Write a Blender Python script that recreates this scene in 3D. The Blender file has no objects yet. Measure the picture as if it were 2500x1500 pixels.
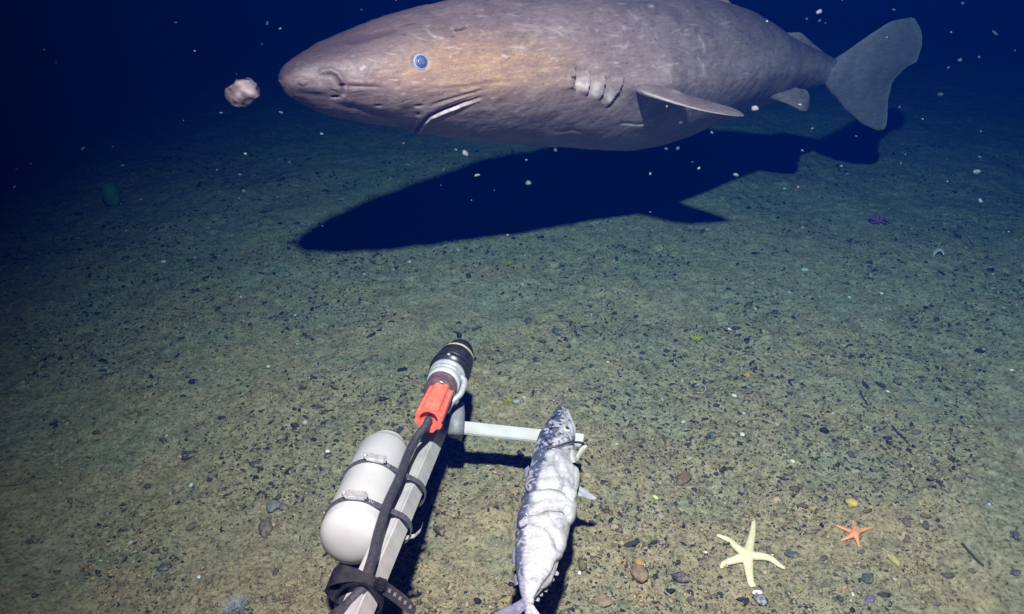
import bpy, bmesh, math, random
import numpy as np
from mathutils import Vector, Matrix

random.seed(7)
RNG = np.random.default_rng(11)
C = bpy.context.scene
COL = C.collection
R = math.radians

# ------------------------------------------------------------------ camera
F = 1853.2                      # focal length in photograph pixels (2500 wide)
PITCH = 30.0
CAM_Z = 1.5
cam_d = bpy.data.cameras.new('camera')
cam_d.sensor_width = 36.0
cam_d.lens = 36.0 * F / 2500.0
cam_d.clip_start = 0.02
cam_d.clip_end = 200.0
cam = bpy.data.objects.new('camera', cam_d)
COL.objects.link(cam)
cam.location = (0, 0, CAM_Z)
cam.rotation_euler = (R(90 - PITCH), 0, 0)
C.camera = cam

# ------------------------------------------------------------------ world: lightless deep water
W = bpy.data.worlds.new('World')
C.world = W
W.use_nodes = True
bg = W.node_tree.nodes['Background']
bg.inputs['Color'].default_value = (0.03, 0.06, 0.30, 1)
bg.inputs['Strength'].default_value = 0.05

# ------------------------------------------------------------------ the lander's lamp, above the camera
lamp_d = bpy.data.lights.new('lander_lamp', 'SPOT')
lamp_d.energy = 4750.0
lamp_d.color = (1.0, 0.392, 0.352)
lamp_d.spot_size = R(90)
lamp_d.spot_blend = 1.0
lamp_d.shadow_soft_size = 0.055
lamp = bpy.data.objects.new('lander_lamp', lamp_d)
COL.objects.link(lamp)
LAMP = Vector((0.03, 0.18, 3.0))
lamp.location = LAMP
AIM = Vector((0.74, 2.28, 0.2))
lamp.rotation_euler = (AIM - LAMP).to_track_quat('-Z', 'Y').to_euler()

C.view_settings.view_transform = 'Standard'
C.view_settings.look = 'None'
C.view_settings.exposure = 0.0
C.view_settings.gamma = 1.0
C.view_settings.use_curve_mapping = False
C.cycles.max_bounces = 6
C.cycles.diffuse_bounces = 3
C.cycles.glossy_bounces = 2
C.cycles.volume_bounces = 0
C.cycles.caustics_reflective = False
C.cycles.caustics_refractive = False

# ------------------------------------------------------------------ helpers
SP, CP = math.sin(R(PITCH)), math.cos(R(PITCH))


def ray(px, py):
    a, b = (px - 1250) / F, (750 - py) / F
    return Vector((a, CP + b * SP, -SP + b * CP))


def at_z(px, py, z):
    d = ray(px, py)
    return Vector((0, 0, CAM_Z)) + d * ((z - CAM_Z) / d.z)


def at_y(px, py, y):
    d = ray(px, py)
    return Vector((0, 0, CAM_Z)) + d * (y / d.y)


def proj(P):
    P = np.asarray(P, float)
    x, y, z = P[:, 0], P[:, 1], P[:, 2] - CAM_Z
    dep = y * CP - z * SP
    up = y * SP + z * CP
    return 1250 + F * x / dep, 750 - F * up / dep, dep


def hash3(i, j, k, seed):
    h = (i * 374761393 + j * 668265263 + k * 2147483647 + seed * 1274126177) & 0xFFFFFFFF
    h = ((h ^ (h >> 13)) * 1274126177) & 0xFFFFFFFF
    h = ((h ^ (h >> 16)) * 2246822519) & 0xFFFFFFFF
    return ((h ^ (h >> 15)) & 0xFFFFFF) / float(0xFFFFFF)


def vnoise(P, scale=1.0, seed=0):
    Q = np.asarray(P, float) * scale + 1000.0
    I = np.floor(Q).astype(np.int64)
    f = Q - I
    f = f * f * (3 - 2 * f)
    out = 0
    for a in (0, 1):
        for b in (0, 1):
            for c in (0, 1):
                w = (f[:, 0] if a else 1 - f[:, 0]) * (f[:, 1] if b else 1 - f[:, 1]) * (f[:, 2] if c else 1 - f[:, 2])
                out = out + w * hash3(I[:, 0] + a, I[:, 1] + b, I[:, 2] + c, seed)
    return out * 2 - 1


def fbm(P, scale, octs=4, seed=0, gain=0.5):
    s, a, t = 0, 1.0, 0
    for o in range(octs):
        s = s + a * vnoise(P, scale * 2 ** o, seed + o)
        t += a
        a *= gain
    return s / t


def link(name, me, mat=None, parent=None, smooth=True):
    o = bpy.data.objects.new(name, me)
    COL.objects.link(o)
    if mat is not None:
        me.materials.append(mat)
    if parent is not None:
        o.parent = parent
    if smooth:
        me.polygons.foreach_set('use_smooth', np.ones(len(me.polygons), bool))
    return o


def from_arrays(name, V, faces):
    me = bpy.data.meshes.new(name)
    me.from_pydata([tuple(map(float, v)) for v in V], [], [tuple(map(int, f)) for f in faces])
    me.update()
    return me


def fast_mesh(name, V, T):
    """V (n,3), T (m,k) equal-sided faces"""
    me = bpy.data.meshes.new(name)
    V = np.ascontiguousarray(V, np.float32)
    T = np.ascontiguousarray(T, np.int32)
    m, k = T.shape
    me.vertices.add(len(V))
    me.vertices.foreach_set('co', V.ravel())
    me.loops.add(m * k)
    me.loops.foreach_set('vertex_index', T.ravel())
    me.polygons.add(m)
    me.polygons.foreach_set('loop_start', np.arange(0, m * k, k, dtype=np.int32))
    me.polygons.foreach_set('loop_total', np.full(m, k, np.int32))
    me.update(calc_edges=True)
    me.validate()
    return me


def set_color(me, name, A):
    at = me.color_attributes.new(name, 'FLOAT_COLOR', 'POINT')
    A = np.asarray(A, np.float32)
    if A.shape[1] == 3:
        A = np.hstack([A, np.ones((len(A), 1), np.float32)])
    at.data.foreach_set('color', np.ascontiguousarray(A).ravel())


def tag(o, label=None, cat=None, group=None, kind=None):
    if label:
        o['label'] = label
    if cat:
        o['category'] = cat
    if group:
        o['group'] = group
    if kind:
        o['kind'] = kind
    return o


def empty(name, loc=(0, 0, 0)):
    e = bpy.data.objects.new(name, None)
    e.empty_display_size = 0.05
    COL.objects.link(e)
    e.location = loc
    return e


def adopt(o, root):
    """parent a mesh built in world coordinates to a thing's empty"""
    o.parent = root
    o.matrix_parent_inverse = Matrix.Translation(-root.location)
    return o


# ------------------------------------------------------------------ materials
def mat(name, color=(.5, .5, .5), rough=.5, metal=0.0, spec=.5):
    m = bpy.data.materials.new(name)
    m.use_nodes = True
    b = m.node_tree.nodes['Principled BSDF']
    b.inputs['Base Color'].default_value = (*color, 1)
    b.inputs['Roughness'].default_value = rough
    b.inputs['Metallic'].default_value = metal
    b.inputs['Specular IOR Level'].default_value = spec
    return m


def nd(m, t, **kw):
    n = m.node_tree.nodes.new(t)
    for k, v in kw.items():
        if k in n.inputs:
            n.inputs[k].default_value = v
        else:
            setattr(n, k, v)
    return n


def lk(m, a, b):
    m.node_tree.links.new(a, b)


def noisy(name, c1, c2, scale=30, rough=.5, bump=.2, bdist=.002, detail=6, metal=0.0, spec=.5, lo=.35, hi=.65, rvar=0.0):
    m = mat(name, c1, rough, metal, spec)
    b = m.node_tree.nodes['Principled BSDF']
    tc = nd(m, 'ShaderNodeTexCoord')
    n = nd(m, 'ShaderNodeTexNoise', Scale=scale, Detail=detail)
    lk(m, tc.outputs['Object'], n.inputs['Vector'])
    r = nd(m, 'ShaderNodeValToRGB')
    r.color_ramp.elements[0].position = lo
    r.color_ramp.elements[0].color = (*c1, 1)
    r.color_ramp.elements[1].position = hi
    r.color_ramp.elements[1].color = (*c2, 1)
    lk(m, n.outputs['Fac'], r.inputs['Fac'])
    lk(m, r.outputs['Color'], b.inputs['Base Color'])
    if bump:
        n2 = nd(m, 'ShaderNodeTexNoise', Scale=scale * 3, Detail=4)
        lk(m, tc.outputs['Object'], n2.inputs['Vector'])
        bp = nd(m, 'ShaderNodeBump', Strength=bump, Distance=bdist)
        lk(m, n2.outputs['Fac'], bp.inputs['Height'])
        lk(m, bp.outputs['Normal'], b.inputs['Normal'])
    if rvar:
        mr = nd(m, 'ShaderNodeMapRange')
        mr.inputs['To Min'].default_value = rough - rvar
        mr.inputs['To Max'].default_value = rough + rvar
        lk(m, n.outputs['Fac'], mr.inputs['Value'])
        lk(m, mr.outputs['Result'], b.inputs['Roughness'])
    return m


def attr_mat(name, attr, rough=.6, spec=.3, nscale=200, bump=.3, bdist=.002, amt=.35):
    m = mat(name, (.5, .5, .5), rough, 0, spec)
    b = m.node_tree.nodes['Principled BSDF']
    a = nd(m, 'ShaderNodeVertexColor', layer_name=attr)
    tc = nd(m, 'ShaderNodeTexCoord')
    n = nd(m, 'ShaderNodeTexNoise', Scale=nscale, Detail=5)
    lk(m, tc.outputs['Object'], n.inputs['Vector'])
    mr = nd(m, 'ShaderNodeMapRange')
    mr.inputs['From Min'].default_value = .3
    mr.inputs['From Max'].default_value = .7
    mr.inputs['To Min'].default_value = 1 - amt
    mr.inputs['To Max'].default_value = 1 + amt
    lk(m, n.outputs['Fac'], mr.inputs['Value'])
    v = nd(m, 'ShaderNodeVectorMath', operation='SCALE')
    lk(m, a.outputs['Color'], v.inputs[0])
    lk(m, mr.outputs['Result'], v.inputs['Scale'])
    lk(m, v.outputs['Vector'], b.inputs['Base Color'])
    bp = nd(m, 'ShaderNodeBump', Strength=bump, Distance=bdist)
    lk(m, n.outputs['Fac'], bp.inputs['Height'])
    lk(m, bp.outputs['Normal'], b.inputs['Normal'])
    return m


# ------------------------------------------------------------------ seabed
_rp = np.random.default_rng(23)
PITS = [(x, y, rr, hh) for x, y, rr, hh in zip(_rp.uniform(-2.2, 2.4, 90), _rp.uniform(1.0, 4.2, 90), _rp.uniform(.010, .030, 90), _rp.uniform(-1, 1, 90))]


def ground_z(X, Y):
    P = np.stack([X, Y, np.zeros_like(X)], 1)
    z = .044 * fbm(P, 1.3, 3, 1) + .018 * fbm(P, 5.0, 3, 5) + .006 * fbm(P, 22., 3, 9) 
    z += .0065 * np.abs(fbm(P, 55., 2, 21)) + .0022 * fbm(P, 150., 2, 25)
    for x, y, rr, hh in PITS:
        near = np.abs(Y - y) < 4 * rr
        if not near.any():
            continue
        d = np.hypot(X[near] - x, Y[near] - y) / rr
        if hh < .35:      # burrow mouth with a low rim
            z[near] += rr * (-.95 * np.exp(-(d * 1.3) ** 4) + .28 * np.exp(-((d - 1.35) / .5) ** 2))
        else:             # cast mound
            z[near] += rr * .55 * np.exp(-d ** 2)
    return z - .005


def gz(x, y):
    return float(ground_z(np.array([x]), np.array([y]))[0])


def on_ground(px, py, lift=0.0):
    p = at_z(px, py, 0.0)
    for _ in range(3):
        p = at_z(px, py, gz(p.x, p.y))
    p.z += lift
    return p


def make_ground():
    # rows get closer together towards the camera; the sheet runs on past where the light dies
    ys = np.concatenate([np.linspace(-20, .2, 12), np.linspace(.45, .95, 20)[:-1],
                         .95 * (7.0 / .95) ** np.linspace(0, 1, 820), np.linspace(7.4, 24, 30)])
    xs_u = np.linspace(-1, 1, 900)
    V = []
    NX = len(xs_u)
    for y in ys:
        half = 22.0
        core = 1.25 + .78 * max(y, 0)
        x = np.sign(xs_u) * np.where(np.abs(xs_u) < .94, np.abs(xs_u) / .94 * core,
                                    core + (half - core) * ((np.abs(xs_u) - .94) / .06))
        V.append(np.stack([x, np.full(NX, y), np.zeros(NX)], 1))
    V = np.concatenate(V)
    V[:, 2] = ground_z(V[:, 0], V[:, 1])
    n = len(ys)
    idx = np.arange(n * NX).reshape(n, NX)
    T = np.stack([idx[:-1, :-1].ravel(), idx[:-1, 1:].ravel(), idx[1:, 1:].ravel(), idx[1:, :-1].ravel()], 1)
    me = fast_mesh('seabed', V, T)
    m = mat('seabed_silt', (.2, .18, .14), .95, 0, .1)
    b = m.node_tree.nodes['Principled BSDF']
    tc = nd(m, 'ShaderNodeTexCoord')
    big = nd(m, 'ShaderNodeTexNoise', Scale=3.2, Detail=5, Roughness=.65)
    mid = nd(m, 'ShaderNodeTexNoise', Scale=22, Detail=6, Roughness=.7)
    fine = nd(m, 'ShaderNodeTexNoise', Scale=85, Detail=7, Roughness=.78)
    for n_ in (big, mid, fine):
        lk(m, tc.outputs['Object'], n_.inputs['Vector'])
    r1 = nd(m, 'ShaderNodeValToRGB')
    e = r1.color_ramp.elements
    e[0].position, e[0].color = .36, (.262, .265, .192, 1)
    e[1].position, e[1].color = .64, (.355, .288, .190, 1)
    x = e.new(.5)
    x.color = (.306, .268, .184, 1)
    lk(m, big.outputs['Fac'], r1.inputs['Fac'])
    r2 = nd(m, 'ShaderNodeValToRGB')
    e = r2.color_ramp.elements
    e[0].position, e[0].color = .33, (.62, .62, .60, 1)
    e[1].position, e[1].color = .66, (1.25, 1.2, 1.12, 1)
    lk(m, mid.outputs['Fac'], r2.inputs['Fac'])
    r3 = nd(m, 'ShaderNodeValToRGB')
    e = r3.color_ramp.elements
    e[0].position, e[0].color = .385, (.17, .175, .18, 1)
    e[1].position, e[1].color = .60, (1.25, 1.22, 1.16, 1)
    x = e.new(.455)
    x.color = (.84, .84, .84, 1)
    lk(m, fine.outputs['Fac'], r3.inputs['Fac'])
    m1 = nd(m, 'ShaderNodeVectorMath', operation='MULTIPLY')
    m2 = nd(m, 'ShaderNodeVectorMath', operation='MULTIPLY')
    lk(m, r1.outputs['Color'], m1.inputs[0])
    lk(m, r2.outputs['Color'], m1.inputs[1])
    lk(m, m1.outputs['Vector'], m2.inputs[0])
    lk(m, r3.outputs['Color'], m2.inputs[1])
    lk(m, m2.outputs['Vector'], b.inputs['Base Color'])
    bp = nd(m, 'ShaderNodeBump', Strength=.9, Distance=.006)
    lk(m, fine.outputs['Fac'], bp.inputs['Height'])
    lk(m, bp.outputs['Normal'], b.inputs['Normal'])
    o = link('seabed', me, m)
    tag(o, 'olive brown silty seabed strewn with dark grit', 'seabed', kind='structure')


make_ground()


def ico(sub=1):
    bm = bmesh.new()
    bmesh.ops.create_icosphere(bm, subdivisions=sub, radius=1)
    V = np.array([v.co[:] for v in bm.verts])
    T = np.array([[v.index for v in f.verts] for f in bm.faces])
    bm.free()
    return V, T


IV, IT = ico(1)       # 12 verts
JV, JT = ico(2)       # 42 verts
KV, KT = ico(3)


def scatter(name, N, rfun, colfun, xr, yr, flat=(.45, .8), sink=.25, keep=None, material=None, base=(IV, IT), per_y=True):
    BV, BT = base
    u = RNG.random(N)
    # even on the ground, thinned with distance so that far grit stays a manageable count
    y = yr[0] * (yr[1] / yr[0]) ** u if per_y else yr[0] + (yr[1] - yr[0]) * u
    hw = xr + .74 * y
    x = (RNG.random(N) * 2 - 1) * hw
    if keep is not None:
        k = keep(x, y)
        x, y = x[k], y[k]
        N = len(x)
    r = rfun(N, y)
    sx = r * RNG.uniform(.7, 1.9, N)
    sy = r * RNG.uniform(.5, 1.1, N)
    sz = r * RNG.uniform(flat[0], flat[1], N)
    th = RNG.random(N) * math.tau
    jit = 1 + RNG.uniform(-.48, .35, (N, len(BV)))
    B = BV[None] * jit[:, :, None]
    px_, py_, pz_ = B[:, :, 0] * sx[:, None], B[:, :, 1] * sy[:, None], B[:, :, 2] * sz[:, None]
    c, s = np.cos(th)[:, None], np.sin(th)[:, None]
    X = px_ * c - py_ * s + x[:, None]
    Y = px_ * s + py_ * c + y[:, None]
    Z = pz_ + (ground_z(x, y) + sz * (1 - 2 * sink) * .8)[:, None]
    V = np.stack([X, Y, Z], 2).reshape(-1, 3)
    T = (BT[None] + (np.arange(N) * len(BV))[:, None, None]).reshape(-1, 3)
    me = fast_mesh(name, V, T)
    cols = colfun(N)
    set_color(me, 'tint', np.repeat(cols, len(BV), 0))
    return link(name, me, material, smooth=False)


GRIT = attr_mat('grit', 'tint', .95, .05, 400, .6, .002, .45)


def grit_cols(N):
    t = RNG.random(N)[:, None]
    dark = np.array([.028, .030, .034]) + RNG.random((N, 1)) * np.array([.035, .032, .03])
    brown = np.array([.09, .06, .04]) + RNG.random((N, 1)) * np.array([.08, .06, .045])
    olive = np.array([.12, .11, .05]) + RNG.random((N, 1)) * .06
    pale = np.array([.30, .28, .24]) + RNG.random((N, 1)) * .2
    out = np.where(t < .70, dark, np.where(t < .86, brown, np.where(t < .955, olive, pale)))
    return out


def clump(x, y):
    P = np.stack([x, y, np.zeros_like(x)], 1)
    return (fbm(P, 3.0, 3, 77) * 1.25 + RNG.uniform(-.55, .55, len(x)) - .16 * np.clip(y - 2.6, 0, 3)) > -.02


o = scatter('gravel', 46000, lambda N, y: np.minimum(.00132 * np.exp(RNG.normal(0, .48, N)) * (1 + .62 * y), .014), grit_cols,
            .1, (.95, 4.6), keep=clump, material=GRIT)
tag(o, 'dark grit and gravel scattered over the silt', 'gravel', kind='stuff')


def silt_cols(N):
    t = RNG.random((N, 1))
    return np.array([.30, .225, .14]) + (t - .5) * np.array([.30, .22, .14])


o = scatter('silt_clumps', 42000, lambda N, y: .0021 * np.exp(RNG.normal(0, .45, N)), silt_cols, .1, (.95, 3.4),
            flat=(.6, 1.1), sink=.3, keep=None, material=GRIT)
tag(o, 'crumbs of loose brown silt covering the bottom', 'silt', kind='stuff')

# ------------------------------------------------------------------ the shark
SX = [684, 686, 691, 700, 715, 735, 760, 790, 820, 862, 905, 948, 990, 1033, 1075, 1137, 1200, 1280, 1370, 1450, 1530, 1600,
      1675, 1731, 1793, 1844, 1890, 1930, 1970, 2010, 2050, 2100]
ST = [196, 186, 175, 164, 152, 141, 127, 111, 98, 79, 62, 46, 33, 22, 12.7, 0, -10, -21, -28, -30, -28, -22,
      -10, 2, 22, 48, 76, 97, 115, 134, 152, 172]
SB = [201, 211, 221, 233, 244, 255, 268, 280, 288, 296, 303, 308, 316, 326, 333, 340, 346, 351, 357, 362, 364, 356,
      335, 313, 289, 268, 252, 235, 218, 207, 200, 192]
YK = [684, 1000, 1300, 1550, 1800, 1950, 2100, 2260]
YV = [2.20, 2.47, 2.76, 3.03, 3.33, 3.53, 3.76, 4.0]


def ydepth(px):
    return float(np.interp(px, YK, YV))


def smooth_interp(x, xs, ys):
    # monotone cubic (Fritsch-Carlson flavoured)
    xs, ys = np.asarray(xs, float), np.asarray(ys, float)
    d = np.diff(ys) / np.diff(xs)
    m = np.zeros_like(ys)
    m[1:-1] = np.where(d[:-1] * d[1:] > 0, 2 * d[:-1] * d[1:] / (d[:-1] + d[1:] + 1e-9 * np.sign(d[:-1] + d[1:] + 1e-12)), 0)
    m[0], m[-1] = d[0], d[-1]
    i = np.clip(np.searchsorted(xs, x) - 1, 0, len(xs) - 2)
    h = xs[i + 1] - xs[i]
    t = (x - xs[i]) / h
    return ((2 * t ** 3 - 3 * t ** 2 + 1) * ys[i] + (t ** 3 - 2 * t ** 2 + t) * h * m[i]
            + (-2 * t ** 3 + 3 * t ** 2) * ys[i + 1] + (t ** 3 - t ** 2) * h * m[i + 1])


def seg_dist(px, py, poly):
    """distance to a polyline, signed side (+ below / right) and parameter along it"""
    best = np.full(px.shape, 1e9)
    side = np.zeros_like(px)
    tt = np.zeros_like(px)
    n = len(poly) - 1
    for k in range(n):
        (ax, ay), (bx, by) = poly[k], poly[k + 1]
        dx, dy = bx - ax, by - ay
        L2 = dx * dx + dy * dy
        t = np.clip(((px - ax) * dx + (py - ay) * dy) / L2, 0, 1)
        qx, qy = ax + t * dx, ay + t * dy
        d = np.hypot(px - qx, py - qy)
        s = np.sign(dx * (py - ay) - dy * (px - ax))
        u = d < best
        best = np.where(u, d, best)
        side = np.where(u, s, side)
        tt = np.where(u, (k + t) / n, tt)
    return best, side, tt


def loft_fin(rows, thick, n_c=14, n_s=22):
    """rows: list of (leading point, trailing point); thick: list of thickness; returns V, quads - a closed lens-shaped plate"""
    rows = [(np.array(a[:]), np.array(b[:])) for a, b in rows]
    k = np.arange(len(rows))
    s = np.linspace(0, len(rows) - 1, n_s)
    LEp = np.stack([smooth_interp(s, k, [r[0][i] for r in rows]) for i in range(3)], 1)
    TEp = np.stack([smooth_interp(s, k, [r[1][i] for r in rows]) for i in range(3)], 1)
    th = np.interp(s, k, thick)
    c = (1 - np.cos(np.linspace(0, math.pi, n_c))) / 2
    V = []
    span = np.gradient((LEp + TEp) / 2, axis=0)
    for i in range(n_s):
        ch = TEp[i] - LEp[i]
        nrm = np.cross(ch, span[i])
        L = np.linalg.norm(nrm)
        nrm = nrm / (L + 1e-12)
        prof = 1.9 * np.sqrt(c) * (1 - c) ** 1.1 + .02 * np.sin(c * math.pi)
        up = LEp[i] + ch * c[:, None] + nrm * (prof * th[i])[:, None]
        dn = LEp[i] + ch * c[:, None] - nrm * (prof * th[i])[:, None]
        V.append(np.concatenate([up, dn[::-1][1:-1]]))
    m = len(V[0])
    V = np.concatenate(V)
    Q = []
    for i in range(n_s - 1):
        for j in range(m):
            Q.append((i * m + j, i * m + (j + 1) % m, (i + 1) * m + (j + 1) % m, (i + 1) * m + j))
    # caps
    caps = []
    for i in (0, n_s - 1):
        for j in range(1, n_c - 1):
            a, b_ = i * m + j, i * m + (j + 1 if j + 1 < n_c else n_c - 1)
            d = i * m + (m - j) % m
            e = i * m + (m - j - 1) % m
            if j < n_c - 2:
                caps.append((a, b_, e, d))
    return V, np.array(Q + caps)


def make_shark():
    NA, NR = 760, 340
    t = np.linspace(0, 1, NA)
    # denser stations on the head, very dense at the snout tip
    px = 684 + (2100 - 684) * (0.0 * t + np.where(t < .08, (t / .08) ** 2 * .012, .012 + (t - .08) / .92 * .988) ** 1.0)
    w = .35
    px = 684 + (2100 - 684) * (((px - 684) / 1416) * (1 - w) + w * ((px - 684) / 1416) ** 1.8)
    top = smooth_interp(px, SX, ST)
    bot = smooth_interp(px, SX, SB)
    cen = np.zeros((NA, 3))
    rad = np.zeros(NA)
    yd = smooth_interp(px, YK, YV)
    for i in range(NA):
        a, b = at_y(px[i], top[i], yd[i]), at_y(px[i], bot[i], yd[i])
        cen[i] = ((a + b) / 2)[:]
        rad[i] = (a - b).length / 2
    tan = np.gradient(cen, axis=0)
    tan[:, 2] *= .3
    tan /= np.linalg.norm(tan, axis=1)[:, None]
    # smooth tangents
    for _ in range(30):
        tan[1:-1] = (tan[:-2] + tan[1:-1] * 2 + tan[2:]) / 4
    tan[:20] = tan[60]
    tan /= np.linalg.norm(tan, axis=1)[:, None]
    side = np.cross(tan, [0, 0, 1.0])         # towards the camera (flank that shows)
    side /= np.linalg.norm(side, axis=1)[:, None]
    if side[NA // 2][1] > 0:
        side = -side
    up = np.cross(side, tan)
    if up[NA // 2][2] < 0:
        up = -up
    wr = np.interp(px, [684, 760, 900, 1100, 1400, 1700, 1900, 2000, 2100], [1.0, 1.06, 1.06, 1.0, .92, .84, .72, .46, .10])
    # angles: denser on the camera side
    a0 = np.linspace(0, 1, NR, endpoint=False)
    ang = a0 * math.tau - .45 * np.sin(a0 * math.tau)    # 0 = camera side
    ca, sa = np.cos(ang), np.sin(ang)
    ex = np.interp(px, [684, 1000, 1500, 2100], [1.0, .97, .97, 1.0])   # slightly squarer mid-body
    V = np.zeros((NA, NR, 3))
    for i in range(NA):
        p = ex[i]
        cx = np.sign(ca) * np.abs(ca) ** p
        sy = np.sign(sa) * np.abs(sa) ** p
        sy2 = sy
        cx = cx * np.where(sa < 0, 1 - .34 * np.abs(sa) ** 1.4, 1 - .05 * sa)
        V[i] = cen[i] + side[i] * (cx * rad[i] * wr[i])[:, None] + up[i] * (sy2 * rad[i])[:, None]
    N3 = np.zeros_like(V)
    dA = np.gradient(V, axis=0)
    dR = np.roll(V, -1, 1) - np.roll(V, 1, 1)
    N3 = np.cross(dA, dR)
    N3 /= np.linalg.norm(N3, axis=2)[:, :, None] + 1e-12
    outw = V - cen[:, None, :]
    flip = np.sign((N3 * outw).sum(2))
    N3 *= np.where(flip == 0, 1, flip)[:, :, None]
    Vf, Nf = V.reshape(-1, 3), N3.reshape(-1, 3)
    qx, qy, dep = proj(Vf)
    view = np.array([0, 0, CAM_Z]) - Vf
    facing = (Nf * view).sum(1) > 0
    fm = facing.astype(float)
    disp = np.zeros(len(Vf))
    pale = np.zeros(len(Vf))
    tan_c = np.zeros(len(Vf))
    dark = np.zeros(len(Vf))

    def g(d, w):
        return np.exp(-(d / w) ** 2)

    def taper(tt, a=.12):
        return np.clip(tt / a, 0, 1) * np.clip((1 - tt) / a, 0, 1)

    # mouth: deep slit, raised pale lower lip
    mouth = [(1008, 330), (1018, 318), (1034, 296), (1048, 283), (1075, 272), (1105, 261), (1135, 250), (1160, 243), (1186, 235)]
    d, s, tt = seg_dist(qx, qy, mouth)
    tp = np.clip((1 - tt) / .35, 0, 1) * np.clip(tt / .05, 0, 1)
    disp -= fm * .010 * g(d, 3.2) * tp
    lip = g(np.hypot(np.where(s > 0, d - 6.5, 20), 0), 3.2)
    disp += fm * .006 * lip * tp
    pale += fm * lip * tp * np.clip(1.1 - np.abs(tt - .5) * 1.2, 0, 1) * 1.15
    disp += fm * .0035 * g(np.where(s < 0, d - 10, 40), 8) * tp
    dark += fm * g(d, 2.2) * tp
    # chin droops a little behind the snout
    d, s, tt = seg_dist(qx, qy, [(980, 312), (1012, 330)])
    disp -= fm * .010 * g(d, 9)
    # labial folds above the mouth
    for poly, dp, wd in (([(1045, 259), (1075, 249), (1110, 239), (1150, 228), (1200, 214)], .005, 3.2),
                         ([(1060, 268), (1110, 250), (1165, 232)], .003, 2.6),
                         ([(1025, 219), (1100, 214), (1190, 203), (1260, 196)], .0018, 4),
                         ([(834, 209), (860, 211), (900, 212), (945, 214)], .006, 4.5),
                         ([(800, 250), (845, 261), (885, 270), (930, 280), (985, 290)], .006, 8),
                         ([(720, 226), (760, 230), (800, 236)], .004, 7),
                         ([(830, 108), (900, 90), (985, 72)], .003, 8),
                         ([(724, 203), (738, 212), (755, 205)], .003, 3.5)):
        d, s, tt = seg_dist(qx, qy, poly)
        k = taper(tt, .25)
        disp -= fm * dp * .6 * g(d, wd) * k
        disp += fm * dp * .3 * g(np.where(s < 0, d - 2.2 * wd, 60), wd * 1.3) * k
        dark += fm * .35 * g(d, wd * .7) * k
    # nostril: flap with a raised rim, then a notch
    d, s, tt = seg_dist(qx, qy, [(778, 188), (790, 183), (806, 181), (820, 188), (830, 202), (836, 216), (836, 230), (824, 238)])
    disp -= fm * .0055 * g(d, 4.5) * taper(tt, .3)
    disp += fm * .005 * g(np.where(s < 0, d - 9, 60), 6) * taper(tt, .3)
    disp += fm * .004 * g(np.where(s > 0, d - 14, 60), 10) * taper(tt, .3)
    pale += fm * .22 * g(np.where(s < 0, d - 8, 60), 4) * taper(tt, .3)
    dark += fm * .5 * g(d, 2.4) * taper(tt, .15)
    d = np.hypot((qx - 819) / 8, (qy - 239) / 3.2)
    disp -= fm * .014 * g(d, 1)
    dark += fm * g(d, .8)
    d = np.hypot((qx - 836) / 7, (qy - 209) / 4)
    disp -= fm * .012 * g(d, 1)
    dark += fm * .8 * g(d, .8)
    # small pits
    for (x, y, a_, b_) in ((1022, 258, 8, 3), (922, 258, 8, 2.5), (1020, 278, 3, 3)):
        d = np.hypot((qx - x) / a_, (qy - y) / b_)
        disp -= fm * .006 * g(d, 1)
        dark += fm * .7 * g(d, .8)
    # spiracle
    d, s, tt = seg_dist(qx, qy, [(1114, 73), (1126, 71), (1138, 67)])
    disp -= fm * .010 * g(d, 3.0)
    dark += fm * 1.0 * g(d, 2.4)
    disp += fm * .003 * g(np.where(s > 0, d - 6, 60), 4)

    # eye socket
    d = np.hypot((qx - 1028), (qy - 151))
    disp -= fm * .006 * g(d, 14)
    disp += fm * .0012 * g(d - 26, 6)
    # gill slits: overlapping flaps, paler inside
    gills = [[(1392, 186), (1394, 200), (1399, 216)], [(1404, 164), (1402, 190), (1405, 224)], [(1438, 172), (1438, 205), (1430, 236)],
             [(1477, 186), (1473, 218), (1462, 246)], [(1521, 188), (1508, 222), (1478, 266)]]
    gp = np.zeros(len(Vf))
    for q, poly in enumerate(gills):
        d, s, tt = seg_dist(qx, qy, poly)
        k = taper(tt, .22)
        right = np.where(s < 0, d, 0)     # polyline runs downwards: right of it is s<0
        left = np.where(s > 0, d, 0)
        disp += fm * k * .009 * np.where(s > 0, np.exp(-left / 12.0), 0)
        disp -= fm * k * .011 * np.where(s <= 0, np.exp(-right / 12.0), 0)
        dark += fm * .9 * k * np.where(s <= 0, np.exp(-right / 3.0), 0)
        if q < 4:
            gp = gp + fm * (.95, 1.1, 1.0, .6)[q] * k * np.clip((tt - .35) * 3, 0, 1) * g(np.where(s < 0, right - 19, 60), (4, 11, 10, 8)[q])
    # shoulder bulge over the pectoral base
    d = np.hypot((qx - 1600) / 74, (qy - 203) / 27)
    disp += fm * .030 * g(d, 1)
    # belly crease
    d, s, tt = seg_dist(qx, qy, [(1518, 301), (1560, 304), (1600, 297)])
    disp -= fm * .004 * g(d, 3)
    pale += fm * .5 * g(d - 3, 2.2) * taper(tt)
    d, s, tt = seg_dist(qx, qy, [(1350, 324), (1400, 318), (1440, 326)])
    disp -= fm * .003 * g(d, 4) * taper(tt)
    # flank creases behind the fin
    for poly in ([(1700, 84), (1712, 106), (1720, 128)], [(1698, 138), (1712, 160), (1716, 186)], [(1527, 28), (1545, 40), (1556, 56)],
                 [(1235, 60), (1320, 72), (1420, 70)]):
        d, s, tt = seg_dist(qx, qy, poly)
        disp -= fm * .003 * g(d, 4) * taper(tt)
        pale += fm * .22 * g(d - 4, 3) * taper(tt)
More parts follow.
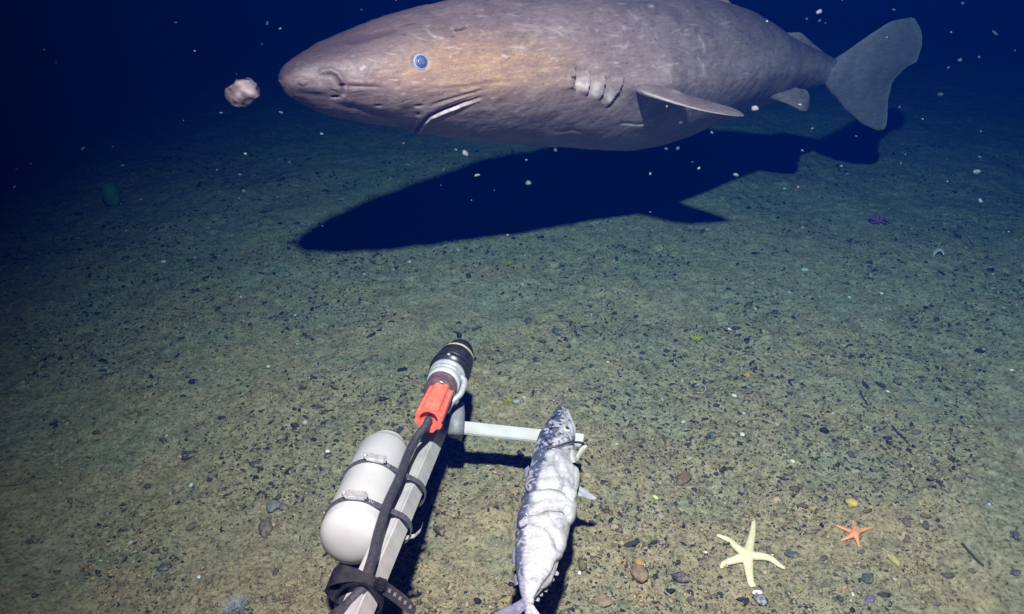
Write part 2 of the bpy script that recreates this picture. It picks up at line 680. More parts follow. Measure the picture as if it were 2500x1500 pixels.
    # scars and scrapes
    for (x, y, L, a_, wv, k_) in ((1060, 86, 26, 28, 4, .75), (1108, 117, 18, 2, 2.2, .9), (1235, 138, 10, 5, 3, .7), (886, 166, 7, -20, 4, 1.3),
                                  (1041, 64, 7, 0, 2.2, .6), (1345, 93, 12, 6, 2.5, .5), (1590, 15, 7, 10, 4, 1.0), (1525, 69, 6, 10, 4, .6),
                                  (1525, 115, 9, -20, 5, .5), (1455, 74, 6, 20, 3, .5), (1275, 74, 12, 5, 2.5, .6), (1268, 13, 11, 3, 2, .5),
                                  (925, 164, 7, 0, 2.2, .4), (1020, 202, 12, 0, 3, .4), (1207, 239, 9, -8, 2.4, .6), (1640, 158, 20, 10, 4, .35),
                                  (1150, 215, 10, 0, 2, .35), (1270, 118, 16, 12, 6, .3)):
        c_, s_ = math.cos(R(a_)), math.sin(R(a_))
        u = ((qx - x) * c_ + (qy - y) * s_) / L
        v = (-(qx - x) * s_ + (qy - y) * c_) / wv
        v = v + (.7 if L > 15 else .25) * np.sin(u * 3 + x)
        pale += fm * k_ * .8 * np.exp(-(u * u) ** 1.5 - v * v)
    pale = pale * np.clip(1.0 + 1.6 * fbm(Vf, 95, 3, 71), .15, 1.6) + np.clip(gp * 1.6, 0, 1.1) * np.clip(.85 + .9 * fbm(Vf, 60, 2, 72), .3, 1)
    # many fine scratches and nicks that follow the body
    rs = np.random.default_rng(5)
    for _ in range(150):
        x, y = 720 + 1130 * rs.random(), 0
        y = np.interp(x, SX, ST) + (np.interp(x, SX, SB) - np.interp(x, SX, ST)) * (.08 + .74 * rs.random())
        L, wv, an = 3 + 15 * rs.random() ** 2.2, .9 + 1.1 * rs.random(), R(rs.normal(2, 14))
        if y < 4:
            continue
        c_, s_ = math.cos(an), math.sin(an)
        near_ = np.abs(qx - x) < 3 * L
        u = ((qx[near_] - x) * c_ + (qy[near_] - y) * s_) / L
        v = (-(qx[near_] - x) * s_ + (qy[near_] - y) * c_) / wv
        w_ = np.exp(-(u * u) ** 1.5 - v * v) * fm[near_]
        if rs.random() < .62:
            pale[near_] += (.25 + .5 * rs.random()) * w_
        else:
            dark[near_] += (.25 + .35 * rs.random()) * w_
            disp[near_] -= .0012 * w_
    # warm tan cheek
    d = np.hypot((qx - 1170) / 230, (qy - 160) / 78)
    tan_c = np.clip(1.25 * np.exp(-d ** 2.2), 0, 1)
    d = np.hypot((qx - 760) / 90, (qy - 150) / 22)
    tan_c = np.maximum(tan_c, .35 * g(d, 1))
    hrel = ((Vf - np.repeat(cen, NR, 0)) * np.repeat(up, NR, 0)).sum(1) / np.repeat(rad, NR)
    dark = dark + .62 * np.clip((hrel - .28) / .6, 0, 1) + .15 * np.clip((-hrel - .55) / .4, 0, 1) + .60 * np.clip((1010 - qx) / 260, 0, 1) * (1 - .45 * np.clip((hrel - .15) / .7, 0, 1)) + .12 * np.clip((1150 - qx) / 140, 0, 1) * np.clip((hrel - .2) / .6, 0, 1)  # shade painted into the skin: back, head top, snout and belly darkened
    # lumpy skin
    lumps = .0045 * fbm(Vf, 7, 3, 31) + .0022 * fbm(Vf, 28, 4, 41)
    # wrinkle streaks that run along the body
    S = np.stack([(Vf @ np.array([.85, .53, 0])) * 7, (Vf @ np.array([-.53, .85, 0])) * 20, Vf[:, 2] * 38], 1)
    fadehead = np.clip(1 - (qx - 1200) / 500, .25, 1)
    streak = fbm(S, 1.0, 4, 51, .6)
    lumps = lumps + .0013 * streak * fadehead
    disp = disp + lumps * np.clip((qx - 684) / 30, 0, 1)
    # caudal peduncle and tip kept clean
    Vf = Vf + Nf * disp[:, None]
    tip = cen[0] - tan[0] * .004
    tail = cen[-1] + tan[-1] * .02
    verts = np.concatenate([Vf, [tip], [tail]])
    idx = np.arange(NA * NR).reshape(NA, NR)
    nx = np.roll(idx, -1, 1)
    quads = np.stack([idx[:-1].ravel(), nx[:-1].ravel(), nx[1:].ravel(), idx[1:].ravel()], 1)
    capA = np.stack([np.full(NR, NA * NR), nx[0], idx[0], idx[0]], 1)[:, :3]
    capB = np.stack([np.full(NR, NA * NR + 1), idx[-1], nx[-1]], 1)
    col = np.zeros((len(verts), 4))
    col[:len(Vf), 0] = np.clip(pale, 0, 1.3)
    col[:len(Vf), 1] = tan_c
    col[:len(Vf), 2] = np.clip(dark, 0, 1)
    col[:len(Vf), 3] = 1

    # ---- fins, in the same skin
    def P(x, y, dy=0.0, Y=None):
        return at_y(x, y, (ydepth(x) + dy) if Y is None else Y)

    fins = []
    # caudal fin
    rows_px = [((2222, 43), (2234, 46)), ((2182, 51), (2249, 76)), ((2140, 74), (2251, 113)), ((2085, 112), (2240, 150)),
               ((2034, 148), (2216, 163)), ((2005, 170), (2178, 207)), ((2012, 200), (2170, 240)), ((2043, 243), (2168, 262)),
               ((2072, 274), (2167, 285)), ((2111, 306), (2164, 306)), ((2142, 319), (2158, 317))]
    fins.append((loft_fin([(P(*a), P(*b)) for a, b in rows_px],
                          [.006, .012, .018, .026, .040, .052, .045, .026, .017, .012, .006], 18, 60), 'caudal'))
    # second dorsal fin
    fins.append((loft_fin([(P(1882, 86), P(2012, 150)), (P(1896, 82), P(2016, 144)), (P(1925, 80.5), P(2024, 141)), (P(1948, 79), P(2000, 119)),
                           (P(1954, 80), P(1975, 97))], [.022, .014, .009, .006, .004], 12, 26), 'dorsal'))
    # first dorsal fin, above the frame, with its free rear tip
    fins.append((loft_fin([(P(1560, -10), P(1752, 24)), (P(1590, -28), P(1776, 12)), (P(1650, -52), P(1790, 15)), (P(1700, -68), P(1768, -14)),
                           (P(1722, -76), P(1745, -52))], [.045, .03, .018, .012, .006], 12, 26), 'dorsal'))
    # near pectoral fin
    near = [((1505, 192, 2.86), (1640, 196, 3.00)), ((1540, 212, 2.72), (1652, 208, 2.90)), ((1556, 221, 2.655), (1662, 225, 2.78)),
            ((1585, 232, 2.605), (1676, 231, 2.765)), ((1618, 243, 2.585), (1692, 236, 2.75)), ((1660, 256, 2.57), (1716, 243, 2.73)),
            ((1703, 268, 2.565), (1744, 251, 2.70)), ((1760, 279, 2.58), (1780, 261, 2.665)), ((1798, 284, 2.60), (1804, 271, 2.635)),
            ((1814, 285, 2.612), (1817, 282, 2.622))]
    near = [(P(a[0], a[1], 0, a[2]), P(b_[0], b_[1], 0, b_[2])) for a, b_ in near]
    fins.append((loft_fin(near, [.07, .05, .034, .026, .020, .016, .012, .009, .006, .002], 22, 70), 'pectoral'))
    # far pectoral fin, behind the belly
    def mir(p):
        p = Vector(p)
        i = int(np.argmin(np.abs(px - 1600)))
        c, sd = Vector(cen[i]), Vector(side[i])
        return p - sd * (2 * (p - c).dot(sd))
    fins.append((loft_fin([(mir(a), mir(b_)) for a, b_ in near], [.07, .05, .034, .026, .020, .016, .012, .009, .006, .002], 14, 40), 'pectoral'))
    # pelvic fins
    for dy in (0.0, .22):
        fins.append((loft_fin([(P(1868, 236, dy - .10), P(1930, 208, dy - .06)), (P(1905, 248, dy - .12), P(1946, 215, dy - .08)),
                               (P(1938, 262, dy - .13), P(1972, 222, dy - .08)), (P(1962, 273, dy - .13), P(1977, 246, dy - .09)),
                               (P(1970, 272, dy - .12), P(1976, 262, dy - .10))], [.03, .016, .010, .006, .003], 12, 24), 'pelvic'))
    base = len(verts)
    allV, allF, allC = [verts], [tuple(q) for q in quads] + [tuple(q) for q in capA] + [tuple(q) for q in capB], [col]
    for (fv, fq), kind in fins:
        n = .0015 * fbm(fv, 14, 3, 61)
        nk = .006 * fbm(fv, 40, 2, 62)
        fv = fv + nk[:, None] * np.array([.85, .53, 0]) * (.9 if kind in ('caudal', 'pelvic', 'dorsal') else .3)
        fv = fv + n[:, None] * np.array([.53, -.85, .1])
        allV.append(fv)
        allF += [tuple(int(a) + base for a in q) for q in fq]
        c = np.zeros((len(fv), 4))
        c[:, 3] = 1
        qx_, qy_, _ = proj(fv)
        if kind == 'pectoral':
            dd = np.hypot((qx_ - 1655) / 16, (qy_ - 222) / 7)
            c[:, 0] = np.clip(1.2 * np.exp(-dd ** 2), 0, 1.2)
            j_ = np.arange(len(fv)) % (42 if len(fv) > 2000 else 26)
            edge = (j_ <= 2) | (j_ == j_.max())
            c[:, 0] = np.where(edge & (qx_ > 1570), np.maximum(c[:, 0], .40), c[:, 0])
            c[:, 2] = np.where(edge, 0, .36)
        elif kind == 'caudal':
            c[:, 0] = .02
            c[:, 2] = .30 * np.clip((2120 - qx_) / 90, 0, 1) + .04 * np.clip(1 + fbm(fv, 16, 3, 66) * 3, 0, 3)
            c[:, 0] = .13 + .40 * np.clip((qx_ - np.interp(qy_, [40, 110, 150, 210, 260, 320], [2215, 2238, 2222, 2162, 2158, 2148])) / 10, 0, 1)
        else:
            c[:, 0] = .0
        allC.append(c)
        base += len(fv)
    me = from_arrays('sleeper_shark', np.concatenate(allV), allF)
    bm = bmesh.new()
    bm.from_mesh(me)
    bmesh.ops.recalc_face_normals(bm, faces=bm.faces)
    bm.to_mesh(me)
    bm.free()
    set_color(me, 'skin', np.concatenate(allC))
    m = mat('shark_skin', (.2, .17, .16), .5, 0, .35)
    b = m.node_tree.nodes['Principled BSDF']
    a = nd(m, 'ShaderNodeVertexColor', layer_name='skin')
    sep = nd(m, 'ShaderNodeSeparateColor')
    lk(m, a.outputs['Color'], sep.inputs['Color'])
    tc = nd(m, 'ShaderNodeTexCoord')
    mp = nd(m, 'ShaderNodeMapping')
    mp.inputs['Rotation'].default_value = (0, 0, R(-32))
    mp2 = nd(m, 'ShaderNodeMapping')
    mp2.inputs['Scale'].default_value = (.22, 1, 1)
    lk(m, tc.outputs['Object'], mp.inputs['Vector'])
    lk(m, mp.outputs['Vector'], mp2.inputs['Vector'])
    blot = nd(m, 'ShaderNodeTexNoise', Scale=9, Detail=6, Roughness=.65)
    strk = nd(m, 'ShaderNodeTexNoise', Scale=70, Detail=5, Roughness=.7)
    fine = nd(m, 'ShaderNodeTexNoise', Scale=260, Detail=4, Roughness=.6)
    lk(m, tc.outputs['Object'], blot.inputs['Vector'])
    lk(m, mp2.outputs['Vector'], strk.inputs['Vector'])
    lk(m, tc.outputs['Object'], fine.inputs['Vector'])
    r = nd(m, 'ShaderNodeValToRGB')
    e = r.color_ramp.elements
    e[0].position, e[0].color = .34, (.262, .166, .168, 1)
    e[1].position, e[1].color = .66, (.425, .275, .270, 1)
    lk(m, blot.outputs['Fac'], r.inputs['Fac'])
    mx1 = nd(m, 'ShaderNodeMix', data_type='RGBA')
    mx1.inputs['B'].default_value = (.430, .240, .148, 1)
    # ragged edge to the tan cheek
    ms = nd(m, 'ShaderNodeMath', operation='MULTIPLY')
    mr0 = nd(m, 'ShaderNodeMapRange')
    mr0.inputs['From Min'].default_value = .27
    mr0.inputs['From Max'].default_value = .62
    mr0.inputs['To Min'].default_value = .45
    mr0.inputs['To Max'].default_value = 1.0
    lk(m, strk.outputs['Fac'], mr0.inputs['Value'])
    lk(m, sep.outputs['Green'], ms.inputs[0])
    lk(m, mr0.outputs['Result'], ms.inputs[1])
    lk(m, ms.outputs['Value'], mx1.inputs['Factor'])
    lk(m, r.outputs['Color'], mx1.inputs['A'])
    # streaks
    r2 = nd(m, 'ShaderNodeValToRGB')
    e = r2.color_ramp.elements
    e[0].position, e[0].color = .34, (.80, .80, .82, 1)
    e[1].position, e[1].color = .76, (1.55, 1.52, 1.55, 1)
    x = e.new(.56)
    x.color = (1.0, 1.0, 1.0, 1)
    lk(m, strk.outputs['Fac'], r2.inputs['Fac'])
    mul = nd(m, 'ShaderNodeVectorMath', operation='MULTIPLY')
    lk(m, mx1.outputs['Result'], mul.inputs[0])
    lk(m, r2.outputs['Color'], mul.inputs[1])
    mx2 = nd(m, 'ShaderNodeMix', data_type='RGBA')
    mx2.inputs['B'].default_value = (.72, .54, .54, 1)
    lk(m, sep.outputs['Red'], mx2.inputs['Factor'])
    spk = nd(m, 'ShaderNodeTexNoise', Scale=150, Detail=5, Roughness=.72)
    mp3 = nd(m, 'ShaderNodeMapping')
    mp3.inputs['Scale'].default_value = (.45, 1, 1)
    lk(m, mp.outputs['Vector'], mp3.inputs['Vector'])
    lk(m, mp3.outputs['Vector'], spk.inputs['Vector'])
    rs = nd(m, 'ShaderNodeValToRGB')
    e = rs.color_ramp.elements
    e[0].position, e[0].color = .33, (.62, .60, .62, 1)
    e[1].position, e[1].color = .70, (1.9, 1.85, 1.9, 1)
    for ps, cv in ((.44, .97), (.62, 1.06)):
        x = e.new(ps)
        x.color = (cv, cv, cv, 1)
    lk(m, spk.outputs['Fac'], rs.inputs['Fac'])
    mul2 = nd(m, 'ShaderNodeVectorMath', operation='MULTIPLY')
    lk(m, mul.outputs['Vector'], mul2.inputs[0])
    lk(m, rs.outputs['Color'], mul2.inputs[1])
    lk(m, mul2.outputs['Vector'], mx2.inputs['A'])
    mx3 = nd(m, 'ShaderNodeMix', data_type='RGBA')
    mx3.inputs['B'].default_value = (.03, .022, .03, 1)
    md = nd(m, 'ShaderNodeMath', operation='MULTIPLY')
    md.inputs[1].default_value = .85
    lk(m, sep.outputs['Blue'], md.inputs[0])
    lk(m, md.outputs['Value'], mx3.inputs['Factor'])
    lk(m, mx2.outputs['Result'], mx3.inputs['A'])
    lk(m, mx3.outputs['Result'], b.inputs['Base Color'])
    bp = nd(m, 'ShaderNodeBump', Strength=.22, Distance=.004)
    lk(m, strk.outputs['Fac'], bp.inputs['Height'])
    bp2 = nd(m, 'ShaderNodeBump', Strength=.2, Distance=.0015)
    lk(m, fine.outputs['Fac'], bp2.inputs['Height'])
    lk(m, bp.outputs['Normal'], bp2.inputs['Normal'])
    lk(m, bp2.outputs['Normal'], b.inputs['Normal'])
    sh = link('sleeper_shark', me, m)
    tag(sh, 'large greyish brown sleeper shark swimming left just above the seabed', 'shark')
    # eye: find the skin point under the eye's place in the picture
    k = np.argmin(np.where(facing, np.hypot(qx - 1028, qy - 151), 1e9))
    c0, n0 = Vector(Vf[k]), Vector(Nf[k])
    eye_parts(sh, c0, n0)
    return sh


def lathe_mesh(name, prof, A, ax, n=48):
    """prof: list of (distance along, radius); spun about ax from A"""
    ax = Vector(ax).normalized()
    u = ax.orthogonal().normalized()
    v = ax.cross(u)
    V, Fc = [], []
    for (d, r) in prof:
        for j in range(n):
            a = math.tau * j / n
            V.append(Vector(A) + ax * d + (u * math.cos(a) + v * math.sin(a)) * max(r, 1e-5))
    for i in range(len(prof) - 1):
        for j in range(n):
            Fc.append((i * n + j, i * n + (j + 1) % n, (i + 1) * n + (j + 1) % n, (i + 1) * n + j))
    Fc.append(tuple(range(n - 1, -1, -1)))
    Fc.append(tuple((len(prof) - 1) * n + j for j in range(n)))
    me = from_arrays(name, V, Fc)
    bm = bmesh.new()
    bm.from_mesh(me)
    bmesh.ops.recalc_face_normals(bm, faces=bm.faces)
    bm.to_mesh(me)
    bm.free()
    return me


def eye_parts(sh, c, n):
    white = noisy('eye_rim', (.22, .235, .42), (.34, .35, .50), 220, .5, .1, .001)
    iris = noisy('eye_iris', (.035, .05, .13), (.055, .075, .17), 500, .4, .05, .001)
    pup = noisy('eye_lens', (.07, .085, .19), (.12, .14, .26), 120, .3, .02, .001)
    r = .0265
    A = c - n * .005
    o = link('eye', lathe_mesh('eye', [(0, r * 1.04), (.006, r * 1.0), (.0095, r * .92), (.0115, r * .74), (.0118, r * .70)], A, n), white, sh)
    p = link('iris', lathe_mesh('iris', [(.0080, r * .71), (.0122, r * .70), (.0130, r * .60), (.0133, r * .46)], A, n), iris, o)
    link('lens', lathe_mesh('lens', [(.010, r * .50), (.0137, r * .48), (.0145, r * .30), (.0147, r * .04)], A, n), pup, o)


make_shark()

# ------------------------------------------------------------------ tubes, boxes
def tube_mesh(name, pts, radii, n=14, caps=True, squash=None):
    P = [Vector(p) for p in pts]
    if not hasattr(radii, '__len__'):
        radii = [radii] * len(P)
    V, Fc = [], []
    u = None
    for i, p in enumerate(P):
        t = (P[min(i + 1, len(P) - 1)] - P[max(i - 1, 0)]).normalized()
        if u is None:
            u = t.orthogonal().normalized()
            if abs(t.z) < .9:
                u = t.cross(Vector((0, 0, 1))).normalized()
        else:
            u = (u - t * u.dot(t)).normalized()
        w = t.cross(u)
        for j in range(n):
            a = math.tau * j / n
            k = 1.0 if squash is None else squash
            V.append(p + (u * math.cos(a) + w * math.sin(a) * k) * radii[i])
    for i in range(len(P) - 1):
        for j in range(n):
            Fc.append((i * n + j, i * n + (j + 1) % n, (i + 1) * n + (j + 1) % n, (i + 1) * n + j))
    if caps:
        Fc.append(tuple(range(n - 1, -1, -1)))
        Fc.append(tuple((len(P) - 1) * n + j for j in range(n)))
    return from_arrays(name, V, Fc)


def spline(pts, n=60):
    P = np.array([p[:] for p in pts], float)
    k = np.arange(len(P))
    s = np.linspace(0, len(P) - 1, n)
    return [Vector((smooth_interp(s, k, P[:, 0])[i], smooth_interp(s, k, P[:, 1])[i], smooth_interp(s, k, P[:, 2])[i])) for i in range(n)]


def beam_mesh(name, A, B, up, w, h, bevel=.003):
    A, B = Vector(A), Vector(B)
    t = (B - A).normalized()
    s = t.cross(Vector(up)).normalized()
    u = s.cross(t)
    bm = bmesh.new()
    vs = []
    for p in (A, B):
        for a, b in ((-1, -1), (1, -1), (1, 1), (-1, 1)):
            vs.append(bm.verts.new(p + s * a * w / 2 + u * b * h / 2))
    for f in ((0, 1, 2, 3), (7, 6, 5, 4), (0, 4, 5, 1), (1, 5, 6, 2), (2, 6, 7, 3), (3, 7, 4, 0)):
        bm.faces.new([vs[i] for i in f])
    bmesh.ops.recalc_face_normals(bm, faces=bm.faces)
    if bevel:
        bmesh.ops.bevel(bm, geom=list(bm.edges), offset=bevel, segments=2, affect='EDGES')
    me = bpy.data.meshes.new(name)
    bm.to_mesh(me)
    bm.free()
    return me


def hub(name, A, ax, *rings):
    """lathe given in metres from A along ax"""
    return lathe_mesh(name, rings, A, ax)


WHITE_METAL = noisy('white_painted_metal', (.42, .42, .42), (.52, .52, .52), 25, .45, .15, .001, lo=.3, hi=.6)
GREY_METAL = noisy('grey_metal', (.38, .38, .38), (.52, .52, .51), 30, .42, .12, .001, lo=.3, hi=.6)
BAR_METAL = noisy('pale_bar_metal', (.50, .48, .47), (.60, .58, .57), 20, .42, .12, .001, lo=.3, hi=.6)
WHITE_PLASTIC = noisy('white_plastic', (.50, .50, .51), (.56, .56, .57), 14, .32, .05, .0006, lo=.3, hi=.7)
STEEL = noisy('stainless_steel', (.40, .40, .42), (.58, .58, .60), 120, .32, .15, .0006, metal=.25)
DARK_STEEL = noisy('dull_steel_band', (.10, .10, .13), (.20, .20, .24), 160, .38, .2, .0006, metal=.5)
BLACK = noisy('black_plastic', (.012, .012, .016), (.03, .03, .04), 80, .30, .15, .0008)
TIE_BLACK = noisy('black_tie_plastic', (.008, .008, .012), (.02, .02, .028), 80, .6, .25, .0008, spec=.15)
RUBBER = noisy('black_rubber', (.030, .030, .040), (.060, .060, .075), 140, .48, .2, .0008)
ORANGE = noisy('orange_plastic', (.82, .14, .090), (.90, .21, .145), 60, .42, .15, .0006)
CREAM = noisy('cream_ring', (.50, .43, .22), (.60, .52, .30), 60, .4, .1, .0006)
GREY_RUBBER = noisy('grey_bracket', (.17, .17, .18), (.24, .24, .26), 60, .55, .2, .001)

# ------------------------------------------------------------------ bait arm
def zp(py):                       # the arm slopes down, away from the camera
    return .19 + (py - 1060) * (.088 / 158)


TOPP = at_z(1066, 1052, .185)
BOTP = at_z(868, 1500, .185 + (1500 - 1052) * .00052)
pdir = (TOPP - BOTP).normalized()
arm = empty('metal_boom', tuple(BOTP))
tag(arm, 'pale square metal arm reaching down over the seabed with a flat crossbar at its end', 'metal arm')
tilt = Vector((-.42, 0, 1)).normalized()
pole = adopt(link('pole', beam_mesh('pole', BOTP - pdir * .6, TOPP + pdir * .03, tilt, .044, .044, .004), WHITE_METAL, smooth=False), arm)
BL = at_z(1060, 1037, .182)
BR = at_z(1424, 1076, .182)
bar = adopt(link('crossbar', beam_mesh('crossbar', BL, BR, (0, 0, 1), .046, .011, .002), BAR_METAL, smooth=False), arm)
# rounded grey saddle that fixes the crossbar and carries the instrument
B0 = at_z(1112, 1062, .200)
B1 = at_z(1118, 985, .235)
br = adopt(link('bracket', tube_mesh('bracket', [B0, B0.lerp(B1, .35), B0.lerp(B1, .7), B1], [.021, .022, .021, .017], 20), GREY_RUBBER), arm)

# ------------------------------------------------------------------ white canister
CA = at_z(945, 1092, .262)          # far end
CB = at_z(860, 1304, .345)          # near end
cax = (CA - CB).normalized()
Lc = (CA - CB).length
can = empty('canister', tuple(CB))
tag(can, 'white plastic cylinder canister with rounded ends strapped beside the arm', 'canister')
RC = .0645
prof = [(-RC * .62 + RC * .62 * (1 - math.cos(a)), RC * math.sin(a) ** .82) for a in np.linspace(.02, math.pi / 2, 16)]
prof += [(Lc * .35, RC), (Lc * .62, RC), (Lc * .86, RC * .99)]
def scuffed(m):
    b = m.node_tree.nodes['Principled BSDF']
    src = b.inputs['Base Color'].links[0].from_socket
    tc = nd(m, 'ShaderNodeTexCoord')
    mp = nd(m, 'ShaderNodeMapping')
    mp.inputs['Scale'].default_value = (1, .35, 1)
    n = nd(m, 'ShaderNodeTexNoise', Scale=55, Detail=8, Roughness=.75)
    lk(m, tc.outputs['Object'], mp.inputs['Vector'])
    lk(m, mp.outputs['Vector'], n.inputs['Vector'])
    rr = nd(m, 'ShaderNodeValToRGB')
    rr.color_ramp.elements[0].position = .60
    rr.color_ramp.elements[1].position = .74
    rr.color_ramp.elements[1].color = (.45, .45, .45, 1)
    lk(m, n.outputs['Fac'], rr.inputs['Fac'])
    mx = nd(m, 'ShaderNodeMix', data_type='RGBA')
    mx.inputs['B'].default_value = (.20, .18, .14, 1)
    lk(m, rr.outputs['Color'], mx.inputs['Factor'])
    lk(m, src, mx.inputs['A'])
    lk(m, mx.outputs['Result'], b.inputs['Base Color'])


for m_ in (WHITE_PLASTIC, WHITE_METAL, BAR_METAL):
    scuffed(m_)
body = adopt(link('body', lathe_mesh('body', prof + [(Lc * .875, RC * .965), (Lc * .90, RC * .90)], CB, cax, 72), WHITE_PLASTIC), can)
cp = [(Lc * .885, RC * .80), (Lc * .925, RC * .80), (Lc * .93, RC * .76), (Lc * .985, RC * .75)]
cp += [(Lc * .985 + RC * .30 * math.sin(a), RC * .75 * math.cos(a)) for a in np.linspace(.1, 1.5, 10)]
adopt(link('end_cap', lathe_mesh('end_cap', cp, CB, cax, 72), WHITE_PLASTIC), can)


# hose clamps round canister and pole
def hose_clamp(f, label, tail):
    cpt = CB + cax * (Lc * f)
    # pole centre in the same plane
    t = (cpt - BOTP).dot(cax) / pdir.dot(cax)
    ppt = BOTP + pdir * t
    u = (ppt - cpt)
    u = (u - cax * u.dot(cax))
    D = u.length
    u.normalize()
    w = u.cross(cax)
    if w.z < 0:
        w = -w
    pts2 = [(RC * 1.02 * math.cos(a), RC * 1.02 * math.sin(a)) for a in np.linspace(0, math.tau, 80)]
    h = .036
    pts2 += [(D + h * math.cos(a), h * math.sin(a)) for a in np.linspace(0, math.tau, 40)]
    # convex hull
    pts2 = sorted(set((round(a, 6), round(b, 6)) for a, b in pts2))

    def half(ps):
        out = []
        for p in ps:
            while len(out) > 1 and (out[-1][0] - out[-2][0]) * (p[1] - out[-2][1]) - (out[-1][1] - out[-2][1]) * (p[0] - out[-2][0]) <= 0:
                out.pop()
            out.append(p)
        return out
    hull = half(pts2)[:-1] + half(pts2[::-1])[:-1]
    # resample evenly
    H = np.array(hull + [hull[0]])
    L = np.concatenate([[0], np.cumsum(np.hypot(*np.diff(H, axis=0).T))])
    s = np.linspace(0, L[-1], 181)[:-1]
    H = np.stack([np.interp(s, L, H[:, 0]), np.interp(s, L, H[:, 1])], 1)
    n = len(H)
    V, Fc = [], []
    bw, th = .0080, .0018
    cen2 = H.mean(0)
    for k in range(n):
        tn = H[(k + 1) % n] - H[k - 1]
        nr = np.array([tn[1], -tn[0]])
        nr /= np.linalg.norm(nr)
        if nr @ (H[k] - cen2) < 0:
            nr = -nr
        for (q, e) in ((-bw, 0), (bw, 0), (bw, th), (-bw, th)):
            p2 = H[k] + nr * e
            V.append(cpt + u * p2[0] + w * p2[1] + cax * q)
    for k in range(n):
        for j in range(4):
            Fc.append((k * 4 + j, k * 4 + (j + 1) % 4, ((k + 1) % n) * 4 + (j + 1) % 4, ((k + 1) % n) * 4 + j))
    root = empty('hose_clamp', tuple(cpt))
    tag(root, label, 'clamp', 'hose clamps on the canister')
    adopt(link('band', from_arrays('band', V, Fc), DARK_STEEL, smooth=False), root)
    # worm-screw housing on top of the canister
    ang = R(88)
    rr = RC * 1.02
    c1 = cpt + u * (rr * math.cos(ang)) + w * (rr * math.sin(ang))
    nrm = (u * math.cos(ang) + w * math.sin(ang)).normalized()
    tng = nrm.cross(cax).normalized()
    hs = adopt(link('screw_housing', beam_mesh('screw_housing', c1 + nrm * .007 - tng * .023, c1 + nrm * .007 + tng * .023, nrm, .025, .012, .004), STEEL, smooth=False), root)
    sc = lathe_mesh('screw', [(0, .0035), (.002, .006), (.007, .006), (.008, .004)], c1 + nrm * .009 + tng * .020, tng, 16)
    adopt(link('screw', sc, STEEL), root)
    # thread slots pressed in the band beside the screw
    bm = bmesh.new()
    sgn = 1 if (tng.dot(u) > 0) else -1
    for k in range(14):
        a2 = ang - (.42 + k * .055)
        q = cpt + u * ((rr + th + .0004) * math.cos(a2)) + w * ((rr + th + .0004) * math.sin(a2))
        nn = (u * math.cos(a2) + w * math.sin(a2)).normalized()
        tt = nn.cross(cax)
        pts = [q + cax * a * .0045 + tt * b * .0008 + nn * c for c in (0, .0007) for a, b in ((-1, -1), (1, -1), (1, 1), (-1, 1))]
        vs = [bm.verts.new(p) for p in pts]
        for f_ in ((3, 2, 1, 0), (4, 5, 6, 7), (0, 1, 5, 4), (1, 2, 6, 5), (2, 3, 7, 6), (3, 0, 4, 7)):
            bm.faces.new([vs[i] for i in f_])
    bmesh.ops.recalc_face_normals(bm, faces=bm.faces)
    me = bpy.data.meshes.new('thread_slots')
    bm.to_mesh(me)
    bm.free()
    adopt(link('thread_slots', me, STEEL, smooth=False), root)
    if tail:
        # loose end of the band sticking out past the arm
        ang = R(-35)
        c2 = ppt + u * (h * math.cos(ang)) + w * (h * math.sin(ang))
        tp = [c2 - u * .004, c2 + u * .014 + w * .006, c2 + u * .026 + w * .020, c2 + u * .030 + w * .034]
        V, Fc = [], []
        for i, p in enumerate(tp):
            V += [p - cax * .0065, p + cax * .0065, p + cax * .0065 + Vector((0, 0, .0016)), p - cax * .0065 + Vector((0, 0, .0016))]
        for i in range(len(tp) - 1):
            for j in range(4):
                Fc.append((i * 4 + j, i * 4 + (j + 1) % 4, (i + 1) * 4 + (j + 1) % 4, (i + 1) * 4 + j))
        Fc += [(3, 2, 1, 0), tuple(len(V) - 4 + j for j in range(4))]
        adopt(link('loose_end', from_arrays('loose_end', V, Fc), STEEL, smooth=False), root)


hose_clamp(.49, 'steel hose clamp round the far end of the white canister, next to its end cap', False)
hose_clamp(.07, 'steel hose clamp round the middle of the white canister, its loose end beyond the arm', True)

# ------------------------------------------------------------------ instrument on the arm's end
IA = at_z(1076, 948, .318)          # connector side
IB = at_z(1122, 862, .302)          # nose
iax = (IB - IA).normalized()
Li = (IB - IA).length
ins = empty('sensor_housing', tuple(IA))
tag(ins, 'black cylindrical sensor housing with cream and white rings fixed at the end of the arm', 'sensor')
RI = .055
adopt(link('rear_ring', lathe_mesh('rear_ring', [(-.030, .034), (-.026, .040), (-.004, .041), (.0, .037), (.010, .037), (.012, .041), (.020, .041)], IA, iax), noisy('brown_plastic', (.10, .06, .07), (.17, .10, .11), 60, .25, .1, .0006)), ins)
adopt(link('white_ring', lathe_mesh('white_ring', [(.018, .041), (.020, .0445), (.040, .0445), (.042, .041)], IA, iax), WHITE_PLASTIC), ins)
adopt(link('clamp_ring', lathe_mesh('clamp_ring', [(.041, .040), (.043, .047), (.052, .047), (.054, .044), (.058, .044), (.060, .050), (.070, .050), (.072, .040)], IA, iax), STEEL), ins)
adopt(link('barrel', lathe_mesh('barrel', [(.068, .038), (.078, .046), (.082, RI * 1.02), (.092, RI * 1.04), (.093, RI * .97), (.099, RI * .97), (.100, RI * 1.04), (.106, RI * 1.03), (.107, RI * .96), (.112, RI * .95), (.113, RI * 1.0), (Li * .78, RI * .93), (Li * .79, RI * .9), (Li * .80, RI * .8)], IA, iax), BLACK), ins)
RG = RI * .90
L0 = max(Li * .78, .118)
